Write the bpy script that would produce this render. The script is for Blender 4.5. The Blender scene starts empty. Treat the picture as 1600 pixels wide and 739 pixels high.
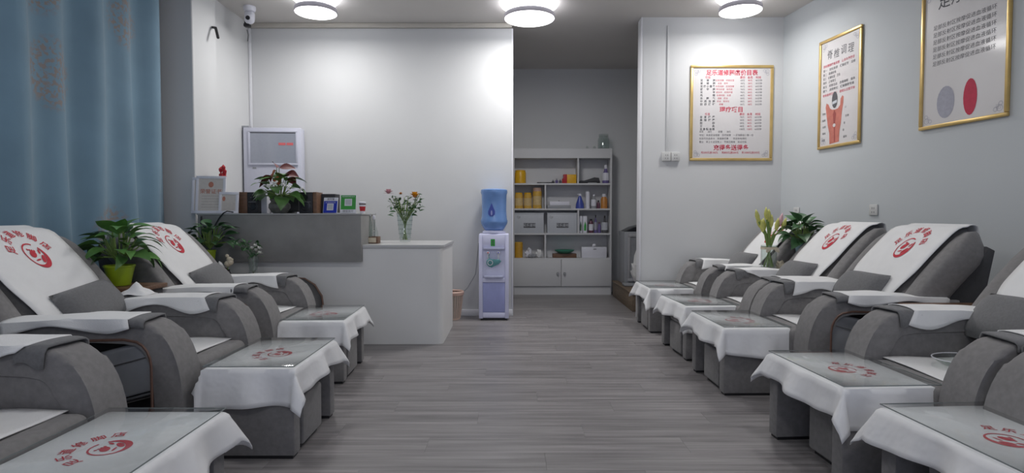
import bpy, bmesh, math, random
from mathutils import Vector, Matrix, Euler

# ------------------------------------------------------------------ camera, world, lights, exposure
C = bpy.context.scene.collection
SC = bpy.context.scene
CAMH = 1.08; PITCH = math.radians(2.2); FPX = 900.0
cd = bpy.data.cameras.new('camera'); cam = bpy.data.objects.new('camera', cd); C.objects.link(cam)
cam.location = (0, 0, CAMH); cam.rotation_euler = (math.pi/2 - PITCH, 0, 0)
cd.sensor_width = 36; cd.lens = 36*FPX/1600; cd.clip_start = .05
SC.camera = cam
SC.view_settings.view_transform = 'Standard'; SC.view_settings.look = 'None'
SC.view_settings.gamma = 1; SC.view_settings.use_curve_mapping = False
SC.view_settings.exposure = 0.0
W = bpy.data.worlds.new('daylight'); SC.world = W; W.use_nodes = True
W.node_tree.nodes['Background'].inputs[0].default_value = (.70, .78, 1.0, 1)   # overcast daylight through the open shopfront
W.node_tree.nodes['Background'].inputs[1].default_value = .8
CEIL = 3.07; WY = 6.1; RY = 5.9; BY = 7.97
LAMPS = [(-1.80, 5.36, .185, 14), (.165, 5.52, .235, 22), (2.08, 5.32, .185, 13),
         (-1.3, 2.3, .2, 7), (1.5, 2.3, .2, 9), (.1, -.8, .235, 15)]  # lamps on this line are unseen, added for even room light
LAMPZ = CEIL - .10
for i, (x, y, r, p) in enumerate(LAMPS):
    l = bpy.data.lights.new('lamp_light', 'AREA'); l.shape = 'DISK'; l.size = 2*r*.92; l.energy = p
    l.color = (1, .985, .97)
    o = bpy.data.objects.new('lamp_light', l); C.objects.link(o); o.location = (x, y, LAMPZ - .052)

R = math.radians; PI = math.pi
def P(u, v, Y):
    dx = (u-800)/FPX; dy = -(v-369.5)/FPX
    d = Vector((dx, math.cos(PITCH)+dy*math.sin(PITCH), -math.sin(PITCH)+dy*math.cos(PITCH)))
    return Vector((0, 0, CAMH)) + d*(Y/d.y)
def RWx(y): return 2.75 + .133*(RY - y)
def PR(u, v):                                  # point on the right wall
    a = P(u, v, 1.0); dx = a.x; dz = a.z-CAMH
    t = (2.75+.133*RY)/(dx+.133)
    return Vector((dx*t, t, CAMH+dz*t))

# ------------------------------------------------------------------ materials
MATS = {}
def mat(name, col, rough=.6, metal=0, noise=0, nscale=40, bump=0, bscale=200, emit=None, estr=0, alpha=1, trans=0, spec=.5, stretch=None, coord='Object', sheen=0, objrand=0, coat=0):
    if name in MATS: return MATS[name]
    m = bpy.data.materials.new(name); m.use_nodes = True; nt = m.node_tree; n = nt.nodes; L = nt.links
    b = n['Principled BSDF']; c = (*col, 1)
    b.inputs['Base Color'].default_value = c; b.inputs['Roughness'].default_value = rough
    b.inputs['Metallic'].default_value = metal; b.inputs['Specular IOR Level'].default_value = spec
    if sheen: b.inputs['Sheen Weight'].default_value = sheen
    if coat: b.inputs['Coat Weight'].default_value = coat; b.inputs['Coat Roughness'].default_value = .1
    if alpha < 1: b.inputs['Alpha'].default_value = alpha
    if trans: b.inputs['Transmission Weight'].default_value = trans
    if emit: b.inputs['Emission Color'].default_value = (*emit, 1); b.inputs['Emission Strength'].default_value = estr
    tc = n.new('ShaderNodeTexCoord'); mp = n.new('ShaderNodeMapping'); L.new(tc.outputs[coord], mp.inputs[0])
    if stretch: mp.inputs['Scale'].default_value = stretch
    last = None
    if noise:
        tx = n.new('ShaderNodeTexNoise'); tx.inputs['Scale'].default_value = nscale; tx.inputs['Detail'].default_value = 5
        L.new(mp.outputs[0], tx.inputs[0])
        rp = n.new('ShaderNodeMapRange'); rp.inputs[3].default_value = 1-noise; rp.inputs[4].default_value = 1+noise
        rp.inputs[1].default_value = .25; rp.inputs[2].default_value = .75
        L.new(tx.outputs[0], rp.inputs[0])
        last = rp.outputs[0]
    if objrand:
        oi = n.new('ShaderNodeObjectInfo'); r2 = n.new('ShaderNodeMapRange'); r2.inputs[3].default_value = 1-objrand; r2.inputs[4].default_value = 1+objrand
        L.new(oi.outputs['Random'], r2.inputs[0])
        if last:
            mu = n.new('ShaderNodeMath'); mu.operation = 'MULTIPLY'; L.new(last, mu.inputs[0]); L.new(r2.outputs[0], mu.inputs[1]); last = mu.outputs[0]
        else: last = r2.outputs[0]
    if last:
        vm = n.new('ShaderNodeVectorMath'); vm.operation = 'SCALE'; vm.inputs[0].default_value = col
        L.new(last, vm.inputs['Scale']); L.new(vm.outputs[0], b.inputs['Base Color'])
    if bump:
        t2 = n.new('ShaderNodeTexNoise'); t2.inputs['Scale'].default_value = bscale; t2.inputs['Detail'].default_value = 3
        L.new(mp.outputs[0], t2.inputs[0])
        bp = n.new('ShaderNodeBump'); bp.inputs['Strength'].default_value = bump; bp.inputs['Distance'].default_value = .002 if bscale > 20 else .03
        L.new(t2.outputs[0], bp.inputs['Height']); L.new(bp.outputs[0], b.inputs['Normal'])
    MATS[name] = m
    return m
def clearmat(name, col=(1, 1, 1), a=.12, fres=1.5, rough=.02):
    m = bpy.data.materials.new(name); m.use_nodes = True; nt = m.node_tree; n = nt.nodes; L = nt.links
    n.remove(n['Principled BSDF']); out = n['Material Output']
    t = n.new('ShaderNodeBsdfTransparent'); t.inputs[0].default_value = (*col, 1)
    g = n.new('ShaderNodeBsdfGlossy'); g.inputs['Roughness'].default_value = rough
    lw = n.new('ShaderNodeLayerWeight'); lw.inputs[0].default_value = .5
    f = n.new('ShaderNodeMath'); f.operation = 'POWER'; f.inputs[1].default_value = 5.5; L.new(lw.outputs['Facing'], f.inputs[0])
    ad = n.new('ShaderNodeMath'); ad.operation = 'ADD'; ad.use_clamp = True; ad.inputs[1].default_value = a
    mx = n.new('ShaderNodeMixShader'); L.new(f.outputs[0], ad.inputs[0]); L.new(ad.outputs[0], mx.inputs[0])
    L.new(t.outputs[0], mx.inputs[1]); L.new(g.outputs[0], mx.inputs[2]); L.new(mx.outputs[0], out.inputs[0])
    return m
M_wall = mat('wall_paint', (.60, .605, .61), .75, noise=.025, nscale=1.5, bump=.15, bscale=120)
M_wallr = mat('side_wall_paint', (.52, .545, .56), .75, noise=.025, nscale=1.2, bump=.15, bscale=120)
M_ceil = mat('ceiling_paint', (.62, .595, .57), .85, noise=.04, nscale=1.2)
M_trim = mat('cornice_paint', (.50, .47, .42), .6, noise=.05, nscale=6)
M_base = mat('skirting_paint', (.75, .75, .78), .5, noise=.02)
M_sub = mat('subfloor_vinyl', (.15, .145, .15), .7, noise=.1)
M_fab = mat('grey_upholstery', (.20, .193, .193), .9, noise=.13, nscale=45, bump=.5, bscale=500, sheen=.15)
M_fab2 = mat('grey_pillow_weave', (.16, .16, .165), .95, noise=.14, nscale=90, bump=.6, bscale=700, sheen=.2)
M_fabd = mat('dark_grey_seam_fabric', (.07, .07, .075), .9, noise=.1)
M_white = mat('white_terry_cloth', (.80, .80, .80), .9, noise=.03, nscale=12, bump=.5, bscale=260, sheen=.2)
M_satin = mat('white_satin_cloth', (.80, .80, .81), .45, noise=.03, nscale=8, bump=.45, bscale=6, sheen=.3)
M_red = mat('red_print', (.55, .03, .05), .8, noise=.15, nscale=60)
M_copper = mat('copper_piping', (.17, .095, .07), .5, noise=.1)
M_vinyl = mat('glossy_grey_vinyl', (.28, .29, .31), .18, noise=.15, nscale=9, coat=.5)
M_black = mat('black_plastic', (.012, .012, .014), .5, noise=.1)
M_blackg = mat('black_gloss', (.015, .015, .02), .25, noise=.1)
M_chrome = mat('chrome', (.6, .6, .62), .22, metal=1, noise=.03)
M_cwhite = mat('counter_white_laminate', (.76, .755, .74), .45, noise=.03, nscale=3)
M_cwtop = mat('counter_top_laminate', (.5, .5, .5), .3, noise=.04, nscale=5)
M_cgrey = mat('counter_concrete_laminate', (.25, .247, .24), .55, noise=.16, nscale=5, bump=.2, bscale=60)
M_cgtop = mat('counter_light_edge', (.36, .36, .36), .45, noise=.1, nscale=6)
M_shelf = mat('shelf_white_board', (.60, .60, .61), .5, noise=.02, nscale=4)
M_wplast = mat('white_plastic', (.70, .70, .76), .35, noise=.02)
M_disp = mat('lilac_white_plastic', (.66, .67, .86), .35, noise=.02)
M_disp2 = mat('violet_panel', (.34, .37, .66), .3, noise=.03)
M_dispg = mat('grey_recess_plastic', (.42, .44, .6), .4, noise=.03)
M_fridge = mat('fridge_enamel', (.56, .57, .66), .35, noise=.02)
M_fridgeg = mat('fridge_glass', (.34, .36, .42), .12, noise=.03, coat=.6)
M_gold = mat('gold_frame', (.62, .44, .17), .32, metal=.6, noise=.12, nscale=12)
M_paper = mat('poster_paper', (.62, .60, .60), .35, noise=.02, nscale=4, coat=.3)
M_ink = mat('dark_ink', (.09, .09, .10), .7, noise=.1)
M_inkr = mat('red_ink', (.50, .03, .07), .7, noise=.1)
M_inkg = mat('pale_grey_ink', (.36, .36, .42), .7, noise=.1)
M_green = mat('leaf_green', (.085, .20, .05), .38, noise=.35, nscale=14, objrand=.3)
M_green2 = mat('dark_leaf_green', (.05, .13, .05), .38, noise=.3, nscale=14, objrand=.3)
M_stem = mat('stem_green', (.16, .25, .06), .6, noise=.2)
M_lime = mat('lime_pot', (.36, .50, .02), .4, noise=.06, nscale=10)
M_bluepot = mat('pale_blue_pot', (.25, .38, .43), .45, noise=.05)
M_soil = mat('potting_soil', (.03, .022, .015), .95, noise=.4, bump=.8)
M_glass = clearmat('clear_glass', (.92, .95, .94), .07, 1.45)
M_sheet = clearmat('table_glass', (.975, .985, .985), .015, 1.5, .07)
M_gedge = mat('glass_edge_green', (.27, .30, .30), .2, noise=.05)
M_water = clearmat('blue_bottle', (.33, .55, .92), .06, 1.4)
M_watb = mat('blue_bottle_body', (.18, .34, .70), .22, noise=.08, nscale=8, trans=.15, coat=.4)
M_emis = mat('lamp_diffuser', (.9, .9, .9), .5, emit=(1, .99, .98), estr=5.5)
M_halo = mat('ceiling_glow', (.9, .9, .9), .5, emit=(.95, .97, 1), estr=9)  # emission imitates backlight spilling onto the ceiling
M_lrim = mat('lamp_rim', (.5, .47, .52), .5, noise=.03)
M_wood = mat('brown_wood', (.16, .085, .05), .5, noise=.3, nscale=10, stretch=(1, 8, 8), bump=.2)
M_dwood = mat('dark_wood', (.06, .035, .025), .5, noise=.3, nscale=10)
M_pwood = mat('platform_wood', (.17, .125, .085), .6, noise=.25, nscale=7, stretch=(8, 1, 8))
M_yel = mat('yellow_plastic', (.72, .40, .015), .35, noise=.08, nscale=30)
M_yeld = mat('yellow_paper', (.60, .36, .06), .6, noise=.15, nscale=30)
M_pink = mat('pink_petal', (.62, .38, .42), .7, noise=.1)
M_basket = mat('pink_beige_plastic', (.68, .52, .44), .6, noise=.06)
M_maroon = mat('maroon_flower', (.13, .025, .025), .5, noise=.2)
M_orange = mat('orange_spathe', (.38, .09, .04), .4, noise=.2)
M_anthw = mat('white_flower', (.75, .75, .72), .7, noise=.05)
M_yflow = mat('yellow_petal', (.68, .36, .02), .6, noise=.15)
M_bud = mat('lily_bud', (.52, .52, .14), .6, noise=.25, nscale=20)
M_spk = mat('speaker_front', (.022, .023, .028), .6, noise=.2)
M_bgreen = mat('sign_green', (.02, .30, .03), .35, noise=.04)
M_bblue = mat('sign_blue', (.02, .04, .42), .35, noise=.04)
M_blue = mat('blue_plastic', (.06, .09, .38), .3, noise=.1)
M_purple = mat('purple_plastic', (.13, .10, .27), .35, noise=.1)
M_wine = mat('wine_plastic', (.11, .03, .06), .3, noise=.1)
M_orangeb = mat('orange_liquid', (.52, .22, .05), .35, noise=.12)
M_teal = mat('teal_cloth', (.10, .28, .30), .8, noise=.25, nscale=20)
M_redd = mat('red_ornament', (.42, .01, .02), .5, noise=.15)
M_stone = mat('grey_ceramic', (.12, .12, .11), .45, noise=.3, nscale=25)
M_beige = mat('beige_cloth', (.55, .49, .38), .9, noise=.15, nscale=20)
M_gplas = mat('grey_plastic', (.3, .31, .33), .5, noise=.05)
M_boxw = mat('pale_grey_box', (.50, .52, .56), .5, noise=.03)
M_skin = mat('figure_print', (.50, .16, .12), .6, noise=.2, nscale=16)
M_skind = mat('figure_shadow_print', (.32, .07, .06), .6, noise=.2, nscale=16)
M_socket = mat('socket_plastic', (.55, .55, .54), .5, noise=.02)
M_ledrefl = mat('led_reflection_glow', (.4, .1, .1), .5, emit=(1, .15, .18), estr=.2)  # emission imitates a red LED reflected in the cabinet window
def curtain_mat():
    m = mat('blue_curtain_fabric', (.165, .27, .355), .85, noise=.10, nscale=3, bump=.4, bscale=400, sheen=.2)
    nt = m.node_tree; n = nt.nodes; L = nt.links; b = n['Principled BSDF']
    src = b.inputs['Base Color'].links[0].from_socket
    tc = n.new('ShaderNodeTexCoord')
    v = n.new('ShaderNodeTexVoronoi'); v.inputs['Scale'].default_value = 1.35; v.inputs['Randomness'].default_value = .7
    mp = n.new('ShaderNodeMapping'); mp.inputs['Location'].default_value = (0, .42, .35); mp.inputs['Scale'].default_value = (.2, 1, .8)
    L.new(tc.outputs['Object'], mp.inputs[0]); L.new(mp.outputs[0], v.inputs['Vector'])
    r = n.new('ShaderNodeMapRange'); r.inputs[1].default_value = .27; r.inputs[2].default_value = .20; L.new(v.outputs['Distance'], r.inputs[0])
    no = n.new('ShaderNodeTexNoise'); no.inputs['Scale'].default_value = 38; no.inputs['Detail'].default_value = 6; L.new(tc.outputs['Object'], no.inputs[0])
    r2 = n.new('ShaderNodeMapRange'); r2.inputs[1].default_value = .46; r2.inputs[2].default_value = .56; L.new(no.outputs[0], r2.inputs[0])
    mu = n.new('ShaderNodeMath'); mu.operation = 'MULTIPLY'; L.new(r.outputs[0], mu.inputs[0]); L.new(r2.outputs[0], mu.inputs[1])
    mx = n.new('ShaderNodeMix'); mx.data_type = 'RGBA'; L.new(mu.outputs[0], mx.inputs[0]); L.new(src, mx.inputs[6]); mx.inputs[7].default_value = (.24, .21, .20, 1)
    L.new(mx.outputs[2], b.inputs['Base Color'])
    return m
M_curt = curtain_mat()
def plank_mat():
    m = mat('grey_wood_plank', (.235, .222, .225), .42, objrand=.06, noise=.05, nscale=2)
    nt = m.node_tree; n = nt.nodes; L = nt.links; b = n['Principled BSDF']
    vm = b.inputs['Base Color'].links[0].from_socket
    tc = n.new('ShaderNodeTexCoord'); mp = n.new('ShaderNodeMapping'); mp.inputs['Scale'].default_value = (.8, 17, 1)
    oi = n.new('ShaderNodeObjectInfo'); cb = n.new('ShaderNodeCombineXYZ'); ml = n.new('ShaderNodeMath'); ml.operation = 'MULTIPLY'; ml.inputs[1].default_value = 37
    L.new(oi.outputs['Random'], ml.inputs[0]); L.new(ml.outputs[0], cb.inputs[0]); L.new(ml.outputs[0], cb.inputs[2])
    ad = n.new('ShaderNodeVectorMath'); ad.operation = 'ADD'; L.new(tc.outputs['Object'], mp.inputs[0]); L.new(mp.outputs[0], ad.inputs[0]); L.new(cb.outputs[0], ad.inputs[1])
    t = n.new('ShaderNodeTexNoise'); t.inputs['Scale'].default_value = 1.6; t.inputs['Detail'].default_value = 8; t.inputs['Roughness'].default_value = .62
    L.new(ad.outputs[0], t.inputs[0])
    rr = n.new('ShaderNodeMapRange'); rr.inputs[1].default_value = .3; rr.inputs[2].default_value = .7; rr.inputs[3].default_value = .58; rr.inputs[4].default_value = 1.42
    L.new(t.outputs[0], rr.inputs[0])
    s = n.new('ShaderNodeVectorMath'); s.operation = 'SCALE'; L.new(vm, s.inputs[0]); L.new(rr.outputs[0], s.inputs['Scale']); L.new(s.outputs[0], b.inputs['Base Color'])
    r3 = n.new('ShaderNodeMapRange'); r3.inputs[3].default_value = .30; r3.inputs[4].default_value = .50; L.new(t.outputs[0], r3.inputs[0]); L.new(r3.outputs[0], b.inputs['Roughness'])
    return m
M_plank = plank_mat()

# ------------------------------------------------------------------ mesh helpers
def finish(bm, name, m, parent=None, sharp=35, loc=None, solid=0):
    bmesh.ops.recalc_face_normals(bm, faces=bm.faces)
    th = R(sharp)
    for f in bm.faces: f.smooth = True
    for e in bm.edges:
        if len(e.link_faces) == 2 and e.calc_face_angle(0) > th: e.smooth = False
    me = bpy.data.meshes.new(name); bm.to_mesh(me); bm.free()
    for x in (m if isinstance(m, (list, tuple)) else [m]): me.materials.append(x)
    o = bpy.data.objects.new(name, me); C.objects.link(o)
    if parent: o.parent = parent
    if loc: o.location = loc
    if solid:
        s = o.modifiers.new('thickness', 'SOLIDIFY'); s.thickness = solid; s.offset = 1
    return o
def tag(o, label=None, cat=None, group=None, kind=None):
    if label: o['label'] = label
    if cat: o['category'] = cat
    if group: o['group'] = group
    if kind: o['kind'] = kind
    return o
def thing(name, label, cat, loc=(0, 0, 0), rz=0, group=None):
    o = bpy.data.objects.new(name, None); C.objects.link(o); o.location = loc; o.rotation_euler = (0, 0, rz); o.empty_display_size = .05
    return tag(o, label, cat, group)
def B(): return bmesh.new()
def merge(bm, t, M=None, mi=0):
    if M: bmesh.ops.transform(t, matrix=M, verts=t.verts)
    me = bpy.data.meshes.new('tmp')
    for f in t.faces: f.material_index = mi
    t.to_mesh(me); t.free(); bm.from_mesh(me); bpy.data.meshes.remove(me)
def box(bm, x0, x1, y0, y1, z0, z1, bev=0, seg=2, M=None, mi=0):
    t = bmesh.new(); bmesh.ops.create_cube(t, size=1)
    for v in t.verts: v.co = Vector(((x0+x1)/2+v.co.x*(x1-x0), (y0+y1)/2+v.co.y*(y1-y0), (z0+z1)/2+v.co.z*(z1-z0)))
    if bev: bmesh.ops.bevel(t, geom=t.edges[:], offset=bev, segments=seg, profile=.5, affect='EDGES', clamp_overlap=True)
    merge(bm, t, M, mi)
def lathe(bm, prof, n=24, c=(0, 0, 0), M=None, mi=0, sx=1, sy=1, cap=True):
    t = bmesh.new(); rings = []
    for r, z in prof:
        rings.append([t.verts.new((c[0]+sx*r*math.cos(2*PI*k/n), c[1]+sy*r*math.sin(2*PI*k/n), c[2]+z)) for k in range(n)])
    for a, b in zip(rings, rings[1:]):
        for k in range(n): t.faces.new((a[k], a[(k+1) % n], b[(k+1) % n], b[k]))
    if cap:
        if prof[0][0] > 1e-4: t.faces.new(rings[0])
        if prof[-1][0] > 1e-4: t.faces.new(rings[-1])
    bmesh.ops.remove_doubles(t, verts=t.verts, dist=1e-5)
    merge(bm, t, M, mi)
def tube(bm, pts, r, n=8, closed=False, mi=0, r2=None):
    pts = [Vector(p) for p in pts]; t = bmesh.new(); N = len(pts); rings = []; up = Vector((.13, .21, 1)).normalized()
    for i, p in enumerate(pts):
        a = pts[(i-1) % N] if (closed or i > 0) else p; b = pts[(i+1) % N] if (closed or i < N-1) else p
        d = (b-a).normalized(); s = d.cross(up)
        if s.length < 1e-3: s = d.cross(Vector((1, 0, 0)))
        s.normalize(); w = s.cross(d).normalized(); up = w if w.length > .1 else up
        rr = r if r2 is None else r+(r2-r)*i/max(1, N-1)
        rings.append([t.verts.new(p+s*rr*math.cos(2*PI*k/n)+w*rr*math.sin(2*PI*k/n)) for k in range(n)])
    rg = rings+[rings[0]] if closed else rings
    for a, b in zip(rg, rg[1:]):
        for k in range(n): t.faces.new((a[k], a[(k+1) % n], b[(k+1) % n], b[k]))
    if not closed: t.faces.new(rings[0]); t.faces.new(rings[-1])
    merge(bm, t, None, mi)
def prism(bm, poly, y0, y1, bev=0, M=None, mi=0, seg=2):          # polygon in (x, z), extruded along y
    t = bmesh.new(); a = [t.verts.new((x, y0, z)) for x, z in poly]; b = [t.verts.new((x, y1, z)) for x, z in poly]
    fa = t.faces.new(a); fb = t.faces.new(b[::-1]); n = len(poly)
    for k in range(n): t.faces.new((a[k], b[k], b[(k+1) % n], a[(k+1) % n]))
    if bev:
        es = list(set(fa.edges[:]+fb.edges[:])); bmesh.ops.bevel(t, geom=es, offset=bev, segments=seg, profile=.5, affect='EDGES', clamp_overlap=True)
    merge(bm, t, M, mi)
def grid(bm, nu, nv, f, mi=0):
    t = bmesh.new(); vs = [[t.verts.new(f(i/nu, j/nv)) for j in range(nv+1)] for i in range(nu+1)]
    for i in range(nu):
        for j in range(nv): t.faces.new((vs[i][j], vs[i+1][j], vs[i+1][j+1], vs[i][j+1]))
    merge(bm, t, None, mi)
def loft(bm, rings, mi=0):
    t = bmesh.new(); rs = [[t.verts.new(p) for p in r] for r in rings]; n = len(rs[0])
    for a, b in zip(rs, rs[1:]):
        for k in range(n): t.faces.new((a[k], a[(k+1) % n], b[(k+1) % n], b[k]))
    t.faces.new(rs[0]); t.faces.new(rs[-1]); merge(bm, t, None, mi)
def one(f, name, m, parent=None, **kw):
    bm = B(); f(bm); return finish(bm, name, m, parent, **kw)
def bx(name, m, parent, *a, bev=0, sharp=35, **kw):
    bm = B(); box(bm, *a, bev=bev, **kw); return finish(bm, name, m, parent, sharp)
def RZ(a): return Matrix.Rotation(a, 4, 'Z')
def T(x, y, z): return Matrix.Translation((x, y, z))
_tc = {}
def glyphs(s, size, bold=0):                       # flat lettering as triangles in the x, y plane, centred
    k = (s, bold)
    if k not in _tc:
        cu = bpy.data.curves.new('t', 'FONT'); cu.body = s; cu.size = 1; cu.resolution_u = 2; cu.align_x = 'CENTER'; cu.align_y = 'CENTER'; cu.offset = bold
        o = bpy.data.objects.new('t', cu); C.objects.link(o); bpy.context.view_layer.update()
        me = bpy.data.meshes.new_from_object(o.evaluated_get(bpy.context.evaluated_depsgraph_get()))
        _tc[k] = ([v.co.copy() for v in me.vertices], [tuple(p.vertices) for p in me.polygons])
        bpy.data.objects.remove(o); bpy.data.curves.remove(cu); bpy.data.meshes.remove(me)
    vs, fs = _tc[k]
    return [v*size for v in vs], fs
def addflat(bm, vs, fs, F, mi=0):                  # F maps (x, y) to 3-D
    vv = [bm.verts.new(F(v[0], v[1])) for v in vs]
    for f in fs:
        try: q = bm.faces.new([vv[i] for i in f]); q.material_index = mi
        except ValueError: pass
def addtext(bm, s, size, cx, cy, F, mi=0, ang=0, bold=0, sx=1):
    vs, fs = glyphs(s, size, bold); ca, sa = math.cos(ang), math.sin(ang)
    addflat(bm, [(cx+v.x*sx*ca-v.y*sa, cy+v.x*sx*sa+v.y*ca) for v in vs], fs, F, mi)
def disc2(cx, cy, rx, ry, n=16, ang=0):
    vs = [(cx+rx*math.cos(2*PI*k/n)*math.cos(ang)-ry*math.sin(2*PI*k/n)*math.sin(ang), cy+rx*math.cos(2*PI*k/n)*math.sin(ang)+ry*math.sin(2*PI*k/n)*math.cos(ang)) for k in range(n)]
    return vs, [tuple(range(n))]
def ring2(cx, cy, r, th, n=28, a0=0, a1=2*PI):
    vs = []; fs = []
    for k in range(n+1):
        a = a0+(a1-a0)*k/n; t = th(a) if callable(th) else th
        vs += [(cx+r*math.cos(a), cy+r*math.sin(a)), (cx+(r-t)*math.cos(a), cy+(r-t)*math.sin(a))]
        if k: i = 2*k; fs.append((i-2, i, i+1, i-1))
    return vs, fs
def logo(bm, F, r=.055, ta=0):                     # round foot emblem with an arc of six characters above it
    def a(vf): addflat(bm, [(x*r, y*r) for x, y in vf[0]], vf[1], F)
    a(ring2(0, 0, 1, lambda t: (.10+.24*max(0, math.cos(t+PI/4))), 30, R(65), R(65+335)))
    a(disc2(-.22, .12, .36, .24, 14, R(35)))
    for k in range(4): a(disc2(-.38+.17*k, .50-.05*k, .075, .09, 8))
    a(disc2(.36, -.30, .38, .16, 12, R(50))); a(disc2(.52, .28, .22, .09, 10, R(60))); a(disc2(-.2, -.35, .28, .06, 10, R(10)))
    for k, ch in enumerate('足乐道修脚店'):
        an = R(162 - 28*k); addtext(bm, ch, .72*r, 1.86*r*math.cos(an), 1.86*r*math.sin(an), F, ang=an-PI/2, bold=.012)

# ------------------------------------------------------------------ structure
def struct(name, bm, m, sharp=35):
    return tag(finish(bm, name, m, sharp=sharp), kind='structure')
XL = -2.98
bm = B(); box(bm, -3.3, 3.9, -2.5, 8.2, -.12, -.0035); fl = struct('floor', bm, M_sub)
PW, PL = .178, 1.21
pm = []
for i in range(3):
    bm = B(); box(bm, 0, PL-.0006, 0, PW-.0006, -.012, 0 - .00015*i, bev=.0003, seg=1)
    o = finish(bm, 'plank', M_plank, fl); pm.append(o.data)
    if i: bpy.data.objects.remove(o)
    else: first = o
random.seed(3); n = 0
y = 1.15; row = 0
while y < 7.97:
    x = -2.6 - [0, .43, .81, .2, .62][row % 5]*PL*.9
    while x < (RWx(y) if y < 5.9 else 2.0):
        if x+PL > -2.2 or y < 4.6:
            if x+PL > -2.0-.0*y:
                if n == 0: o = first
                else:
                    o = first.copy(); o.data = pm[(n*7+row) % 3]; C.objects.link(o)
                o.parent = fl; o.location = (x, y, 0); n += 1
        x += PL
    y += PW; row += 1
bm = B(); box(bm, -3.3, 3.9, -2.5, 8.2, CEIL, CEIL+.1); struct('ceiling', bm, M_ceil)
bm = B(); box(bm, -2.85, 0, WY, WY+.12, -.01, CEIL); struct('wall_partition', bm, M_wall)
bm = B(); box(bm, 1.32, 3.1, RY, RY+.14, -.01, CEIL); struct('wall_right_end', bm, M_wall)
bm = B(); box(bm, -.5, 3.1, BY, BY+.1, -.01, CEIL); struct('wall_back', bm, M_wall)
bm = B(); box(bm, -.5, -.4, WY+.12, BY, -.01, CEIL); struct('wall_corridor_left', bm, M_wall)
bm = B(); box(bm, 2.3, 2.4, RY+.14, BY, -.01, CEIL); struct('wall_corridor_right', bm, M_wall)
ang = math.atan(.133)
bm = B()
t = bmesh.new(); vs = [(RWx(RY+.14), RY+.14), (RWx(-2.5), -2.5), (RWx(-2.5)+.12, -2.5), (RWx(RY+.14)+.12, RY+.14)]
a = [t.verts.new((x, y, -.01)) for x, y in vs]; b = [t.verts.new((x, y, CEIL)) for x, y in vs]; t.faces.new(a); t.faces.new(b)
for k in range(4): t.faces.new((a[k], a[(k+1) % 4], b[(k+1) % 4], b[k]))
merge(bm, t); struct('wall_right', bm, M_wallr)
bm = B(); box(bm, -2.90, -2.75, 5.1, WY+.12, -.01, CEIL); struct('wall_left', bm, M_wall)
bm = B(); box(bm, -3.1, -2.665, 4.86, 5.25, -.01, CEIL, bev=.006, seg=1); struct('wall_left_pillar', bm, M_wall)
bm = B(); box(bm, -3.1, XL, 3.9, 4.86, -.01, CEIL); box(bm, -3.1, XL, -2.5, 1.2, -.01, CEIL); box(bm, -3.1, XL, 1.2, 3.9, -.01, .8); box(bm, -3.1, XL, 1.2, 3.9, 2.75, CEIL)
struct('wall_left_window', bm, M_wall)
wf = bpy.data.objects.new('window_1', None); C.objects.link(wf); tag(wf, kind='structure')
bm = B()
for a_, b_, c_, d_ in ((1.2, 3.9, .8, .86), (1.2, 3.9, 2.69, 2.75), (1.2, 1.26, .86, 2.69), (3.84, 3.9, .86, 2.69), (2.52, 2.58, .86, 2.69)): box(bm, -3.08, -3.02, a_, b_, c_, d_)
finish(bm, 'window_frame', M_base, wf)
bm = B(); box(bm, -3.055, -3.05, 1.26, 3.84, .86, 2.69); finish(bm, 'pane', M_glass, wf)
bm = B(); box(bm, -2.75, 0, WY-.035, WY, CEIL-.05, CEIL, bev=.008); struct('trim_1', bm, M_trim)
bm = B(); box(bm, -.60, 0.004, WY-.012, WY, 0, .07, bev=.003); struct('baseboard_partition', bm, M_base)
bm = B(); box(bm, -.004, .012, WY-.006, WY+.126, 0, CEIL-.05, bev=.003); struct('trim_2', bm, M_base)
bm = B(); box(bm, 1.306, 1.32, RY-.006, RY+.146, 0, CEIL, bev=.003); struct('trim_3', bm, M_base)
bm = B(); box(bm, 1.33, 2.74, RY-.012, RY, 0, .07, bev=.003); struct('baseboard_right_end', bm, M_base)

# ------------------------------------------------------------------ ceiling lamps
where = ['near the left wall by the camera', 'in the middle by the dividing wall', 'in front of the framed price list', 'unseen, added for fill over the left chairs', 'unseen, added for fill over the right chairs', 'unseen, added for fill near the shopfront']
for i, (x, y, r, p) in enumerate(LAMPS):
    t = thing('ceiling_lamp', 'round white glowing ceiling lamp with grey rim, ' + where[i], 'lamp', (x, y, LAMPZ), 0, 'round ceiling lamps')
    one(lambda b: lathe(b, [(r*.80, .020), (r*1.14, .080), (r*1.16, .098)], 40), 'ceiling_glow_ring', M_halo, t)  # emissive ring stands in for the lamp's glow on the ceiling
    one(lambda b: lathe(b, [(r*1.0, -.045), (r*1.02, -.042), (r*1.02, -.01), (r*1.0, .0), (r*.78, .018)], 48, cap=False), 'rim', M_lrim, t)
    one(lambda b: lathe(b, [(0, -.050), (r*.9, -.050), (r*.985, -.046), (r*.99, -.03)], 48, cap=False), 'diffuser', M_emis, t)

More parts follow.
